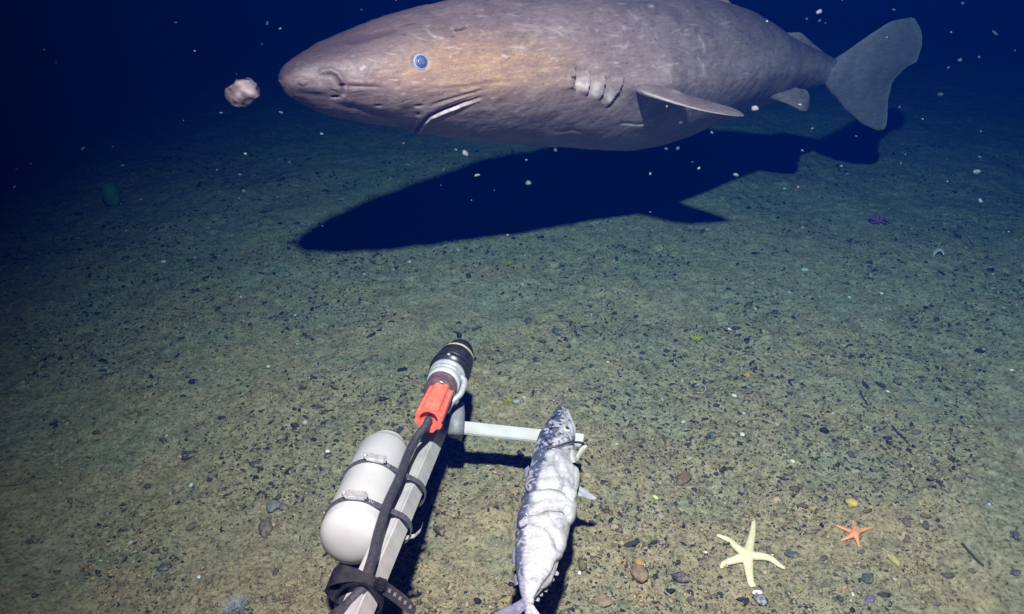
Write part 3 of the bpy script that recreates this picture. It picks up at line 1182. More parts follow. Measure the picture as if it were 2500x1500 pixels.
adopt(link('cream_ring', lathe_mesh('cream_ring', [(L0, RG * .9), (L0 + .001, RG), (L0 + .007, RG), (L0 + .008, RG * .93), (L0 + .010, RG * .93), (L0 + .011, RG * .98), (L0 + .016, RG * .96), (L0 + .017, RG * .8)], IA, iax), CREAM), ins)
RN = RI * .72
nosep = [(L0 + .012, RN), (L0 + .050, RN * .97)] + [(L0 + .050 + RN * .75 * math.sin(a), RN * .97 * math.cos(a)) for a in np.linspace(.15, 1.5, 9)]
adopt(link('nose_cap', lathe_mesh('nose_cap', nosep, IA, iax), BLACK), ins)
bs = lathe_mesh('bolt', [(0, .0045), (.004, .0045), (.005, .003)], IA + iax * .088 + Vector((0, 0, RI * .98)), (0, 0, 1), 12)
adopt(link('bolt', bs, STEEL), ins)
# cable clamp on the barrel's right side, wire loop
sd = iax.cross(Vector((0, 0, 1))).normalized()
q0 = IA + iax * .055 + sd * .040
adopt(link('mounting_clip', tube_mesh('mounting_clip', spline([q0 + Vector((0, 0, .01)), q0 + sd * .014 - iax * .012 + Vector((0, 0, .0)), q0 + sd * .012 - iax * .045 - Vector((0, 0, .015)), q0 - iax * .070 - sd * .006 - Vector((0, 0, .03)), q0 - iax * .085 - sd * .02 - Vector((0, 0, .055))], 24), .008, 10), STEEL), ins)

# orange connector boot
con = empty('cable_connector', tuple(IA))
tag(con, 'orange ribbed connector boot between black cable and sensor', 'connector')
OA = at_z(1078, 955, .320)
OB = at_z(1046, 1026, .332)
oax = (OB - OA).normalized()
Lo = (OB - OA).length
u = oax.orthogonal().normalized()
v = oax.cross(u)
V, Fc = [], []
NS = 96
prof = [(0, .020), (0, .030), (.004, .032), (Lo * .9, .035), (Lo, .0345), (Lo, .0235), (Lo - .012, .020), (Lo - .012, .002)]
for d, r in prof:
    for j in range(NS):
        a = math.tau * j / NS
        rr = r * (1 + (.06 * math.tanh(2.5 * math.sin(8 * a)) if r > .028 else 0))
        V.append(OA + oax * d + (u * math.cos(a) + v * math.sin(a)) * rr)
for i in range(len(prof) - 1):
    for j in range(NS):
        Fc.append((i * NS + j, i * NS + (j + 1) % NS, (i + 1) * NS + (j + 1) % NS, (i + 1) * NS + j))
Fc.append(tuple(range(NS - 1, -1, -1)))
Fc.append(tuple((len(prof) - 1) * NS + j for j in range(NS)))
adopt(link('boot', from_arrays('boot', V, Fc), ORANGE, smooth=False), con)

# cable
cps = [OB - oax * .006, at_z(1039, 1040, .326), at_z(1012, 1077, .318), at_z(990, 1125, .336), at_z(974, 1168, .362), at_z(958, 1203, .378), at_z(944, 1236, .392), at_z(926, 1293, .412), at_z(909, 1366, .436),
       at_z(897, 1405, .446), at_z(884, 1440, .434), at_z(852, 1474, .434), at_z(815, 1506, .448), at_z(770, 1540, .46), at_z(700, 1600, .47)]
cab = link('cable', tube_mesh('cable', spline(cps, 140), .0098, 18), RUBBER)
tag(cab, 'black rubber cable running along the arm from the orange connector', 'cable')

# cable tie holding the cable to the arm
tie = empty('cable_tie', tuple(at_z(880, 1432, .41)))
tag(tie, 'wide black perforated cable tie round the arm and cable', 'cable tie')
tc_ = at_z(889, 1474, .406)
ta = pdir
tu = Vector((1, 0, -.35))
tu = (tu - ta * tu.dot(ta)).normalized()
tw = tu.cross(ta)
if tw.z < 0:
    tw = -tw


def strip(name, pts, half, th, axis):
    V, Fc = [], []
    n = len(pts)
    for i, p in enumerate(pts):
        t = (pts[min(i + 1, n - 1)] - pts[max(i - 1, 0)]).normalized()
        nn = t.cross(axis).normalized()
        hw = half[i] if hasattr(half, '__len__') else half
        V += [p - axis * hw - nn * th, p + axis * hw - nn * th, p + axis * hw + nn * th, p - axis * hw + nn * th]
    for i in range(n - 1):
        for j in range(4):
            Fc.append((i * 4 + j, i * 4 + (j + 1) % 4, (i + 1) * 4 + (j + 1) % 4, (i + 1) * 4 + j))
    Fc += [(3, 2, 1, 0), tuple(len(V) - 4 + j for j in range(4))]
    me = from_arrays(name, V, Fc)
    bm = bmesh.new()
    bm.from_mesh(me)
    bmesh.ops.recalc_face_normals(bm, faces=bm.faces)
    bm.to_mesh(me)
    bm.free()
    return me


lp = []
for a in np.linspace(R(200), R(-170), 44):
    ex_ = .036 if math.cos(a) > 0 else .042
    lp.append(tc_ - tu * .006 + tu * (ex_ * math.cos(a)) + tw * (.042 * math.sin(a)))
adopt(link('strap', strip('strap', lp, .010, .0022, ta), TIE_BLACK, smooth=False), tie)
hd = tc_ + tu * .016 + tw * .046
adopt(link('lock_head', beam_mesh('lock_head', hd - tu * .011, hd + tu * .011, tw, .024, .014, .003), TIE_BLACK, smooth=False), tie)
T0 = tc_ + tu * .024 + tw * .042
fx = (ta * .8 + tw).normalized()
tp = [T0 + tu * (k * .0105) - tw * (.0002 * k * k) - ta * .004 * k for k in range(7)]
tl = adopt(link('tail', strip('tail', tp, [.0105] * 5 + [.0095, .006], .0016, fx), TIE_BLACK, smooth=False), tie)
bm = bmesh.new()
for k in range(1, 6):
    q = tp[k] + fx.cross(tu).normalized() * (.0018 if fx.cross(tu).z > 0 else -.0018)
    for s_ in (-1,):
        pts = [q + fx * a * .003 + tu * b * .0022 + tw * c for c in (0, .0012) for a, b in ((-1, -1), (1, -1), (1, 1), (-1, 1))]
        vs = [bm.verts.new(p) for p in pts]
        for f_ in ((3, 2, 1, 0), (4, 5, 6, 7), (0, 1, 5, 4), (1, 2, 6, 5), (2, 3, 7, 6), (3, 0, 4, 7)):
            bm.faces.new([vs[i] for i in f_])
me = bpy.data.meshes.new('tail_studs')
bm.to_mesh(me)
bm.free()
adopt(link('tail_studs', me, RUBBER, smooth=False), tie)
# bulging loop on the left
fx = (ta * .8 + tw).normalized()      # the loose strap lies over, its flat side up
fn = fx.cross(tu)
lp2 = spline([tc_ + tu * .016 + tw * .044, tc_ - tu * .012 + tw * .048, tc_ - tu * .032 + tw * .046, tc_ - tu * .052 + tw * .040, tc_ - tu * .064 + tw * .030,
              tc_ - tu * .067 + tw * .018, tc_ - tu * .058 + tw * .006, tc_ - tu * .038 - tw * .002, tc_ - tu * .012 - tw * .006], 48)
hw2 = [.009 + .008 * min(1, max(0, (i_ - 8) / 12)) - .007 * max(0, (i_ - 30) / 18) for i_ in range(48)]
adopt(link('loop', strip('loop', lp2, hw2, .0026, fx), TIE_BLACK, smooth=False), tie)

# ------------------------------------------------------------------ bait fish
def make_fish():
    FY = [994, 997, 1003, 1012, 1024, 1037, 1050, 1068, 1085, 1103, 1120, 1138, 1155, 1173, 1190, 1208, 1225, 1248, 1262, 1272, 1290, 1310, 1333,
          1350, 1372, 1390, 1410, 1428, 1447, 1462, 1480, 1500, 1516]
    XL = [1366, 1361, 1357, 1350, 1344, 1335, 1327, 1316, 1309, 1303, 1299, 1295, 1290, 1286, 1283, 1280, 1276, 1271, 1268, 1266, 1262, 1260, 1258,
          1257, 1257, 1258, 1261, 1265, 1269, 1274, 1279, 1281, 1281]
    XR = [1372, 1377, 1383, 1389, 1394, 1399, 1402, 1403, 1400, 1396, 1393, 1398, 1406, 1406, 1401, 1405, 1406, 1402, 1394, 1385, 1388, 1385, 1374,
          1367, 1362, 1356, 1344, 1328, 1313, 1304, 1301, 1301, 1302]
    NA, NR = 380, 150
    y = np.linspace(994, 1516, NA)
    y = 994 + (1516 - 994) * (np.linspace(0, 1, NA) ** 1.12)
    xl, xr = smooth_interp(y, FY, XL), smooth_interp(y, FY, XR)
    z = np.interp(y, [994, 1080, 1516], [.235, .245, .29])
    cen = np.array([at_z((a + b) / 2, c, d)[:] for a, b, c, d in zip(xl, xr, y, z)])
    hw = np.array([(at_z(b, c, d) - at_z(a, c, d)).length / 2 for a, b, c, d in zip(xl, xr, y, z)])
    tan = np.gradient(cen, axis=0)
    for _ in range(40):
        tan[1:-1] = (tan[:-2] + 2 * tan[1:-1] + tan[2:]) / 4
    tan /= np.linalg.norm(tan, axis=1)[:, None]
    side = np.cross(tan, [0, 0, 1.0])
    side /= np.linalg.norm(side, axis=1)[:, None]
    if side[0][0] < 0:
        side = -side
    up = np.cross(side, tan)
    up *= np.sign(up[:, 2])[:, None]
    a = np.linspace(0, math.tau, NR, endpoint=False)
    ca, sa = np.cos(a), np.sin(a)
    cords = [1190, 1246, 1278]
    thick = np.interp(y, [994, 1010, 1080, 1300, 1440, 1480, 1516], [.7, .62, .60, .56, .60, .7, .6])
    V = np.zeros((NA, NR, 3))
    for i in range(NA):
        V[i] = cen[i] + side[i] * (ca * hw[i])[:, None] + up[i] * (np.sign(sa) * np.abs(sa) ** .85 * hw[i] * thick[i])[:, None]
    N = np.cross(np.gradient(V, axis=0), np.roll(V, -1, 1) - np.roll(V, 1, 1))
    N /= np.linalg.norm(N, axis=2)[:, :, None] + 1e-12
    s = np.sign((N * (V - cen[:, None])).sum(2))
    N *= np.where(s == 0, 1, s)[:, :, None]
    Vf, Nf = V.reshape(-1, 3), N.reshape(-1, 3)
    qx, qy, _ = proj(Vf)
    fm = ((Nf * (np.array([0, 0, CAM_Z]) - Vf)).sum(1) > 0).astype(float)
    tt = ((qx - np.repeat(xl, NR)) / (np.repeat(xr - xl, NR) + 1e-6))      # 0 back .. 1 belly
    disp = np.zeros(len(Vf))
    dark = np.zeros(len(Vf))

    def g(d, w):
        return np.exp(-(d / w) ** 2)
    # cord squeezes
    for poly, k in (([(1276, 1204), (1300, 1194), (1340, 1189), (1375, 1196), (1402, 1222)], .012), ([(1285, 1256), (1312, 1250), (1338, 1243), (1375, 1246), (1388, 1262)], .012),
                    ([(1262, 1292), (1290, 1275), (1330, 1285), (1352, 1310), (1363, 1340)], .009),
                    ([(1358, 1120), (1360, 1140), (1372, 1160)], .010), ([(1340, 1092), (1368, 1086), (1400, 1080)], .008),
                    ([(1310, 1460), (1330, 1424), (1350, 1400), (1362, 1372)], .006)):
        d, s_, t_ = seg_dist(qx, qy, poly)
        disp -= fm * k * .8 * g(d, 4.5)
        disp += fm * k * .30 * g(d - 14, 9)
        dark += fm * .55 * g(d, 2.2)
    # wrinkles and fillets
    disp += fm * .0020 * fbm(Vf, 30, 3, 81) + fm * .0011 * fbm(Vf, 90, 3, 91)
    # gill cover edge, mouth line
    d, s_, t_ = seg_dist(qx, qy, [(1345, 1030), (1338, 1055), (1340, 1075), (1352, 1092), (1380, 1086)])
    disp -= fm * .005 * g(d, 3)
    dark += fm * .4 * g(d, 2.5)
    d, s_, t_ = seg_dist(qx, qy, [(1378, 998), (1388, 1030), (1398, 1060)])
    disp -= fm * .006 * g(d, 2.6)
    Vf = Vf + Nf * disp[:, None]
    # colours: steel-blue mottled back, pale flank
    nz = fbm(Vf, 45, 4, 101, .6)
    nz2 = fbm(Vf, 120, 3, 111, .6)
    head = np.clip((1110 - qy) / 50, 0, 1)
    backw = np.interp(qy, [1000, 1090, 1180, 1300, 1450, 1500], [.62, .50, .30, .22, .30, .35])
    bk = np.clip((backw + .10 * nz - tt) / .10, 0, 1)
    bk = np.clip(bk + head * np.clip(.5 + nz * 1.2, 0, 1) * .75, 0, 1)
    white = np.array([.45, .45, .475]) * (1 + .10 * nz2[:, None])
    blue = np.array([.070, .085, .135]) * (1 + .75 * nz2[:, None])
    blue = np.where((nz + nz2 > .28)[:, None], np.array([.36, .34, .43]), blue)
    lowb = np.clip((qy - 1300) / 120, 0, 1)[:, None]
    blue = blue * (1 - lowb) + lowb * np.where((nz > .0)[:, None], np.array([.28, .28, .39]), np.array([.09, .10, .18]))
    col = white * (1 - bk[:, None]) + blue * bk[:, None]
    grey = np.clip(nz * 2.2 - .15, 0, 1)[:, None] * (1 - bk[:, None])
    col = col * (1 - .45 * grey)
    # rows of muscle segments showing through the skin of the flank
    seg = np.clip(np.sin(qy * .62 + 5 * np.abs(tt - .35) + 2 * nz), 0, 1) ** 4 * np.clip((qy - 1290) / 60, 0, 1) * np.clip(.55 - tt, 0, .4)
    col = col * (1 - .9 * seg[:, None])
    col = col * (1 - .7 * np.clip(dark, 0, 1)[:, None])
    # dark mottles on the head
    col = np.where(((head > .2) & (nz2 < -.22))[:, None], col * .35, col)
    idx = np.arange(NA * NR).reshape(NA, NR)
    nx = np.roll(idx, -1, 1)
    Q = [tuple(q) for q in np.stack([idx[:-1].ravel(), nx[:-1].ravel(), nx[1:].ravel(), idx[1:].ravel()], 1)]
    Q += [tuple(idx[0][::-1]), tuple(idx[-1])]
    allV, allC = [Vf], [col]
    base = len(Vf)

    def add(rows, th, c, n_c=10, n_s=16, ray_=0.0):
        nonlocal base
        fv, fq = loft_fin(rows, th, n_c, n_s)
        allV.append(fv)
        if ray_:
            cc = np.tile(np.array(c), (len(fv), 1)) * (1 + ray_ * vnoise(fv, 160, 5)[:, None])
        else:
            cc = np.tile(np.array(c), (len(fv), 1))
        allC.append(cc)
        Q.extend(tuple(int(q) + base for q in f) for f in fq)
        base += len(fv)

    def Z(x, y_, z_):
        return at_z(x, y_, z_)
    W1, W2 = (.42, .42, .46), (.60, .60, .56)
    # pectoral fin, pointing right
    add([(Z(1396, 1180, .215), Z(1400, 1206, .205)), (Z(1418, 1188, .20), Z(1416, 1212, .195)), (Z(1440, 1204, .185), Z(1432, 1216, .18)), (Z(1458, 1217, .17), Z(1452, 1222, .17))],
        [.004, .0025, .0018, .001], W1, ray_=.25)
    # tail fin lobes
    add([(Z(1276, 1462, .292), Z(1284, 1486, .294)), (Z(1250, 1476, .285), Z(1268, 1502, .285)), (Z(1215, 1492, .27), Z(1240, 1525, .27)), (Z(1185, 1515, .26), Z(1205, 1545, .26))],
        [.006, .003, .002, .001], (.19, .19, .28), ray_=.5)
    add([(Z(1292, 1470, .292), Z(1304, 1480, .294)), (Z(1298, 1500, .285), Z(1318, 1500, .285)), (Z(1312, 1535, .27), Z(1335, 1530, .27)), (Z(1330, 1575, .26), Z(1345, 1560, .26))],
        [.006, .003, .002, .001], (.36, .36, .40), ray_=.4)
    # finlets on the belly side
    for (x, y_, s_) in ((1352, 1398, 13), (1342, 1412, 12), (1334, 1424, 13), (1326, 1438, 12), (1316, 1449, 10), (1309, 1462, 9)):
        add([(Z(x - 8, y_ - 8, .265), Z(x - 4, y_ + 4, .265)), (Z(x + s_ * .5, y_ - 4, .26), Z(x + s_ * .4, y_ + 7, .26)), (Z(x + s_, y_ + 1, .255), Z(x + s_ * .8, y_ + 8, .255))],
            [.003, .002, .001], (.45, .45, .50))
    # ragged dorsal frill on the left
    for (x, y_, w_, h_) in ((1258, 1282, 10, 14), (1252, 1352, 7, 34), (1257, 1412, 6, 26), (1283, 1150, 10, 22)):
        add([(Z(x + 8, y_ - h_ * .6, .262), Z(x + 8, y_ + h_ * .6, .262)), (Z(x, y_ - h_ * .3, .256), Z(x + 1, y_ + h_ * .7, .256)), (Z(x - w_ * .4, y_ + h_ * .1, .25), Z(x - w_ * .3, y_ + h_ * .7, .25))],
            [.003, .002, .001], (.24, .24, .32))
    # split lower jaw and torn gill pieces on the right
    add([(Z(1382, 999, .245), Z(1386, 998, .245)), (Z(1390, 1022, .247), Z(1396, 1020, .247)), (Z(1398, 1046, .247), Z(1405, 1044, .247)), (Z(1399, 1070, .245), Z(1404, 1070, .245))],
        [.004, .005, .005, .003], (.46, .46, .44))
    add([(Z(1372, 1095, .25), Z(1382, 1128, .25)), (Z(1388, 1094, .255), Z(1402, 1130, .25)), (Z(1400, 1098, .245), Z(1412, 1126, .24))],
        [.008, .010, .004], (.44, .43, .38), ray_=.35)
    add([(Z(1398, 1126, .24), Z(1408, 1132, .24)), (Z(1410, 1106, .245), Z(1418, 1114, .24)), (Z(1420, 1090, .25), Z(1429, 1097, .245)), (Z(1430, 1086, .25), Z(1434, 1090, .25))],
        [.005, .006, .005, .002], (.44, .43, .38), ray_=.2)
    # pale belly flap
    add([(Z(1368, 1150, .262), Z(1388, 1206, .258)), (Z(1384, 1134, .266), Z(1402, 1204, .258)), (Z(1404, 1140, .258), Z(1412, 1190, .25)), (Z(1413, 1158, .245), Z(1414, 1178, .24))],
        [.010, .014, .012, .004], (.44, .44, .41), 14, 22, .08)
    add([(Z(1345, 1262, .27), Z(1358, 1338, .27)), (Z(1366, 1252, .275), Z(1376, 1330, .27)), (Z(1382, 1262, .265), Z(1386, 1316, .26)), (Z(1388, 1280, .255), Z(1388, 1302, .25))],
        [.010, .013, .010, .004], (.43, .43, .48), 14, 22, .08)
    add([(Z(1372, 1196, .27), Z(1380, 1258, .27)), (Z(1390, 1198, .27), Z(1398, 1262, .265)), (Z(1403, 1212, .255), Z(1404, 1250, .25))],
        [.008, .012, .005], (.43, .43, .48), 14, 22, .08)
    me = from_arrays('bait_fish', np.concatenate(allV), Q)
    bm = bmesh.new()
    bm.from_mesh(me)
    bmesh.ops.recalc_face_normals(bm, faces=bm.faces)
    bm.to_mesh(me)
    bm.free()
    set_color(me, 'tint', np.clip(np.concatenate(allC), .01, .9))
    fm_ = attr_mat('fish_skin', 'tint', .30, .6, 140, .3, .0015, .16)
    o = link('bait_fish', me, fm_)
    tag(o, 'silvery white dead bait fish with a bluish back, tied head up on the crossbar', 'fish')
    # eye
    k = np.argmin(np.where(fm > 0, np.hypot(qx - 1384, qy - 1048), 1e9))
    c, n = Vector(Vf[k]), Vector(Nf[k])
    rim = mat('fish_eye_rim', (.55, .55, .52), .25)
    e = link('eye', lathe_mesh('eye', [(-.004, .010), (.001, .010), (.003, .007), (.0034, .006)], c, n, 24), rim, o)
    link('pupil', lathe_mesh('pupil', [(-.002, .0062), (.0036, .006), (.0046, .003), (.0048, .0005)], c, n, 20), mat('fish_pupil', (.02, .02, .03), .1), e)
    # ties
    tiem = noisy('grey_twine', (.09, .09, .10), (.17, .17, .18), 200, .7, .3, .001)
    for poly in ([(1282, 1202), (1300, 1195), (1340, 1189), (1375, 1196), (1400, 1220)], [(1312, 1250), (1338, 1243), (1375, 1246), (1388, 1260)]):
        pts = []
        for (x, y_) in poly:
            kk = np.argmin(np.where(fm > 0, np.hypot(qx - x, qy - y_), 1e9))
            pts.append(Vector(Vf[kk]) + Vector(Nf[kk]) * .0010)
        t_ = link('twine', tube_mesh('twine', spline(pts, 40), .0021, 8), tiem, o)
    # black strap through the gills
    pts = [Z(1335, 1094, .282), Z(1360, 1090, .284), Z(1385, 1082, .278), Z(1402, 1080, .262), Z(1424, 1083, .235), Z(1420, 1090, .20)]
    t_ = link('gill_tie', tube_mesh('gill_tie', spline(pts, 30), .0032, 8), RUBBER, o)


make_fish()

# ------------------------------------------------------------------ starfish
def starfish(name, center, arms, r0, r1, hgt, mat_, disc):
    """arms: list of pixel polylines from near the centre to the tip; one continuous skin built from limb tubes"""
    bm = bmesh.new()
    c = on_ground(*center)
    for poly in arms:
        pts = [on_ground(*center)] + [on_ground(*p) for p in poly]
        pts = spline(pts, 22)
        n = 12
        rings = []
        for i, p in enumerate(pts):
            f = i / (len(pts) - 1)
            rr = r0 + (r1 - r0) * f ** .8
            if f > .93:
                rr *= math.sqrt(max(.05, 1 - ((f - .93) / .07) ** 2))
            t = (pts[min(i + 1, len(pts) - 1)] - pts[max(i - 1, 0)])
            t.z = 0
            t.normalize()
            s = Vector((-t.y, t.x, 0))
            rings.append([bm.verts.new(p + s * math.cos(a) * rr + Vector((0, 0, rr * .15 + hgt * (.35 + .65 * (1 - f)) + math.sin(a) * rr * .72)))
                          for a in np.linspace(0, math.tau, n, endpoint=False)])
        for i in range(len(rings) - 1):
            for j in range(n):
                bm.faces.new([rings[i][j], rings[i][(j + 1) % n], rings[i + 1][(j + 1) % n], rings[i + 1][j]])
        bm.faces.new(rings[-1])
        bm.faces.new(rings[0][::-1])
    ret = bmesh.ops.create_icosphere(bm, subdivisions=3, radius=1)
    for v_ in ret['verts']:
        v_.co = c + Vector((v_.co.x * disc, v_.co.y * disc, hgt + v_.co.z * disc * .62))
    bmesh.ops.recalc_face_normals(bm, faces=bm.faces)
    me = bpy.data.meshes.new(name)
    bm.to_mesh(me)
    bm.free()
    o = link(name, me, mat_)
    rm = o.modifiers.new('skin', 'REMESH')
    rm.mode = 'VOXEL'
    rm.voxel_size = .0016
    rm.use_smooth_shade = True
    sm = o.modifiers.new('soft', 'SMOOTH')
    sm.factor = .6
    sm.iterations = 4
    return o


cream = noisy('pale_starfish', (.70, .59, .36), (.76, .66, .46), 60, .6, .5, .0015)
o = starfish('starfish', (1823, 1361), [[(1830, 1335), (1837, 1300), (1840, 1269)], [(1800, 1343), (1775, 1320), (1748, 1308)],
                                         [(1800, 1370), (1776, 1376), (1768, 1378), (1759, 1390)], [(1826, 1390), (1830, 1415), (1833, 1432), (1846, 1430)],
                                         [(1850, 1363), (1880, 1368), (1900, 1382), (1918, 1391)]], .0155, .0050, .006, cream, .0195)
tag(o, 'large cream starfish with five long arms lying on the silt', 'starfish', 'starfish on the seabed')
orange = noisy('orange_starfish', (.70, .25, .11), (.78, .32, .16), 70, .6, .5, .0015)
o = starfish('starfish', (2086, 1305), [[(2108, 1296), (2133, 1289)], [(2066, 1296), (2038, 1283)], [(2085, 1288), (2081, 1270)],
                                         [(2070, 1315), (2050, 1322)], [(2092, 1320), (2097, 1338)]], .0095, .0030, .004, orange, .0120)
tag(o, 'small orange starfish to the right of the cream one', 'starfish', 'starfish on the seabed')

# ------------------------------------------------------------------ stones, shells and growths one can point to
def dust(m):
    """a patchy skin of settled silt"""
    b = m.node_tree.nodes['Principled BSDF']
    src = b.inputs['Base Color'].links[0].from_socket
    tc = nd(m, 'ShaderNodeTexCoord')
    n = nd(m, 'ShaderNodeTexNoise', Scale=75, Detail=6, Roughness=.7)
    lk(m, tc.outputs['Object'], n.inputs['Vector'])
    r = nd(m, 'ShaderNodeValToRGB')
    r.color_ramp.elements[0].position = .50
    r.color_ramp.elements[1].position = .62
    lk(m, n.outputs['Fac'], r.inputs['Fac'])
    mx = nd(m, 'ShaderNodeMix', data_type='RGBA')
    mx.inputs['B'].default_value = (.28, .21, .13, 1)
    lk(m, r.outputs['Color'], mx.inputs['Factor'])
    lk(m, src, mx.inputs['A'])
    lk(m, mx.outputs['Result'], b.inputs['Base Color'])


def lump(name, px, py, rpx, color, color2=None, squash=(1, .8, .6), rough=.7, seed=0, lumpy=.55, sink=.32, sub=(KV, KT), scale=60, rot=None):
    c = on_ground(px, py)
    dep = (c - Vector((0, 0, CAM_Z))).dot(Vector((0, CP, -SP)))
    r = rpx * dep / F
    BV, BT = sub
    n = fbm(BV + seed * 7.3, 1.5, 3, seed + 200)
    B = BV * (1 + lumpy * n)[:, None] * np.array(squash) * r
    th = random.random() * 6.28 if rot is None else rot
    X = B[:, 0] * math.cos(th) - B[:, 1] * math.sin(th)
    Y = B[:, 0] * math.sin(th) + B[:, 1] * math.cos(th)
    V = np.stack([X, Y, B[:, 2]], 1)
    me = fast_mesh(name, V, BT)
    c2 = color2 or tuple(min(1, x * 1.5) for x in color)
    mm = noisy('stone_' + name + str(seed), color, c2, scale, rough, .6, .003)
    if name == 'stone':
        dust(mm)
    o = link(name, me, mm)
    o.location = c + Vector((0, 0, r * squash[2] * (1 - 2 * sink)))
    return o


DK = (.035, .035, .045)
BR_ = (.11, .07, .05)
stones = [
    (465, 1113, 17, DK, 'grey black stone at the left, largest on that side of the arm'),
    (625, 1135, 14, (.05, .05, .055), 'rounded dark grey stone left of the white canister'),
    (402, 1388, 16, (.05, .05, .085), 'bluish dark stone near the lower left'),
    (668, 1236, 18, (.13, .13, .14), 'grey stone with a pale side left of the canister'),
    (692, 1240, 12, (.10, .10, .11), 'smaller grey stone right against the pale sided one'),
    (648, 1290, 22, (.09, .08, .08), 'flat brownish grey slab of stone below two grey stones'),
    (528, 1420, 17, (.13, .11, .07), 'half buried olive brown stone at the lower left'),
    (1074, 1297, 17, (.07, .05, .045), 'dark brown oblong stone beside the arm shadow'),
    (912, 875, 12, (.10, .075, .055), 'brown stone up and left of the sensor'),
    (795, 1008, 9, (.025, .025, .03), 'small black stone left of the orange connector'),
    (1290, 785, 12, (.05, .06, .06), 'dark stone right above the sensor'),
    (1362, 812, 13, (.06, .07, .07), 'grey stone to the right above the bait fish'),
    (1667, 1175, 21, (.11, .075, .045), 'long brown stone right of the bait fish'),
    (1934, 1356, 15, (.06, .065, .07), 'dark slate stone right of the cream starfish'),
    (2118, 1414, 16, (.045, .05, .06), 'black slanting stone below the orange starfish'),
    (2122, 1465, 13, (.10, .08, .15), 'purple tinted stone near the lower right'),
    (1662, 1412, 19, (.06, .055, .07), 'dark purplish stone left of the cream starfish'),
    (2190, 930, 13, (.10, .075, .06), 'round brown stone at the right with a yellow side'),
    (1560, 1400, 22, (.17, .11, .07), 'low reddish brown lump right of the fish tail'),
    (1470, 1470, 20, (.16, .12, .09), 'low tan lump at the bottom beside the fish tail'),
    (1688, 1470, 13, (.09, .07, .06), 'brown square stone at the bottom left of the shell'),
    (1628, 1075, 12, (.09, .065, .05), 'reddish brown pebble midway right of the fish head'),
    (1895, 765, 11, (.03, .035, .035), 'black stone on the far grit under the shark tail'),
    (1740, 1063, 11, (.06, .07, .07), 'small slate stone above the white shell chip'),
    (2068, 1228, 9, (.03, .028, .035), 'black pebble touching the yellow lump'),
    (2250, 925, 10, (.035, .035, .04), 'black pebble at the right edge of the lit grit'),
    (1475, 1180, 11, (.02, .02, .025), 'black flake right of the fish pectoral fin'),
    (2480, 1310, 13, (.05, .05, .07), 'dark stone at the right border'),
    (2478, 1400, 12, (.06, .05, .09), 'violet stone at the right border near the bottom'),
    (1310, 880, 9, (.03, .03, .03), 'small black stone right of the sensor barrel'),
    (1175, 860, 10, (.13, .09, .045), 'tan pebble right beside the cream ring of the sensor'),
    (800, 1113, 11, (.04, .04, .045), 'dark pebble with a white chip on it left of the canister'),
]
for k, (x, y, r, c, lab) in enumerate(stones):
    o = lump('stone', x, y, r, c, None, (random.uniform(1.0, 1.3), random.uniform(.65, .9), random.uniform(.38, .6)), .75, k + 1)
    tag(o, lab, 'stone', 'stones on the seabed')

pale = (.62, .60, .52)
shells = [
    (1849, 1450, 13, (.70, .68, .62), 'round white shell below the lower arm of the cream starfish'),
    (1792, 968, 8, pale, 'long white shell chip right of the bait fish head'),
    (1812, 1063, 8, (.60, .58, .46), 'upright cream shell chip below the long white one'),
    (1935, 1128, 7, pale, 'small white shell dot above the cream starfish'),
    (1780, 805, 5, (.75, .75, .72), 'bright white shell dot beside the yellow weed'),
    (1965, 661, 8, (.45, .44, .40), 'round grey white shell on the far grit below the shark tail'),
    (2167, 957, 5, (.75, .75, .82), 'bright bluish white dot under the round brown stone'),
    (745, 1033, 8, (.45, .43, .36), 'pale shell chip left of the orange connector'),
    (800, 1104, 7, (.72, .72, .74), 'white chip lying on a dark pebble left of the canister'),
    (400, 641, 7, (.70, .72, .72), 'lone white shell on the dark far left floor'),
    (655, 896, 5, (.62, .66, .36), 'yellowish dot far left of the sensor'),
    (1600, 1216, 8, (.50, .55, .22), 'greenish yellow chip right of the bait fish'),
    (1485, 885, 5, (.65, .66, .64), 'small white chip above the fish head'),
    (467, 1186, 6, (.60, .60, .62), 'small white chip below the largest left stone'),
    (486, 1410, 5, (.66, .66, .70), 'small white chip near the lower left brown stone'),
    (1415, 1400, 5, (.75, .75, .75), 'small white chip right of the fish tail'),
    (2152, 718, 5, (.68, .70, .70), 'small white chip far right on the grit'),
    (2073, 727, 5, (.60, .62, .60), 'pale chip left of a white chip far right'),
    (1885, 1355, 4, (.72, .70, .64), 'tiny white chip between cream starfish and slate stone'),
    (1722, 1350, 5, (.60, .58, .50), 'pale chip beside the left arm of the cream starfish'),
    (2082, 1452, 5, (.62, .58, .56), 'pinkish white chip at the bottom right'),
    (407, 1065, 4, (.66, .68, .70), 'tiny white chip at the far left below the dark floor'),
    (588, 726, 4, (.60, .64, .64), 'tiny pale chip on the floor left of the shark shadow'),
    (1000, 641, 5, (.60, .64, .64), 'pale chip at the edge of the shark shadow'),
    (1915, 462, 5, (.62, .66, .68), 'pale chip on the far floor below the pelvic fin'),
    (2470, 905, 5, (.66, .68, .70), 'white chip at the right border of the floor'),
    (2415, 1232, 4, (.40, .46, .80), 'tiny blue white dot at the right border'),
]
for k, (x, y, r, c, lab) in enumerate(shells):
    o = lump('shell', x, y, r, c, tuple(min(.85, v * 1.15) for v in c), (random.uniform(.9, 1.3), random.uniform(.6, .9), .5), .5, 60 + k, .22, .2, (JV, JT), 90)
    tag(o, lab, 'shell', 'pale shells and chips on the seabed')
o = lump('barnacle_cluster', 1856, 1468, 18, (.10, .08, .12), (.42, .38, .42), (1, .7, .6), .8, 95, .55, .25, (KV, KT), 110)
tag(o, 'dark speckled cluster attached below the round white shell', 'barnacles')
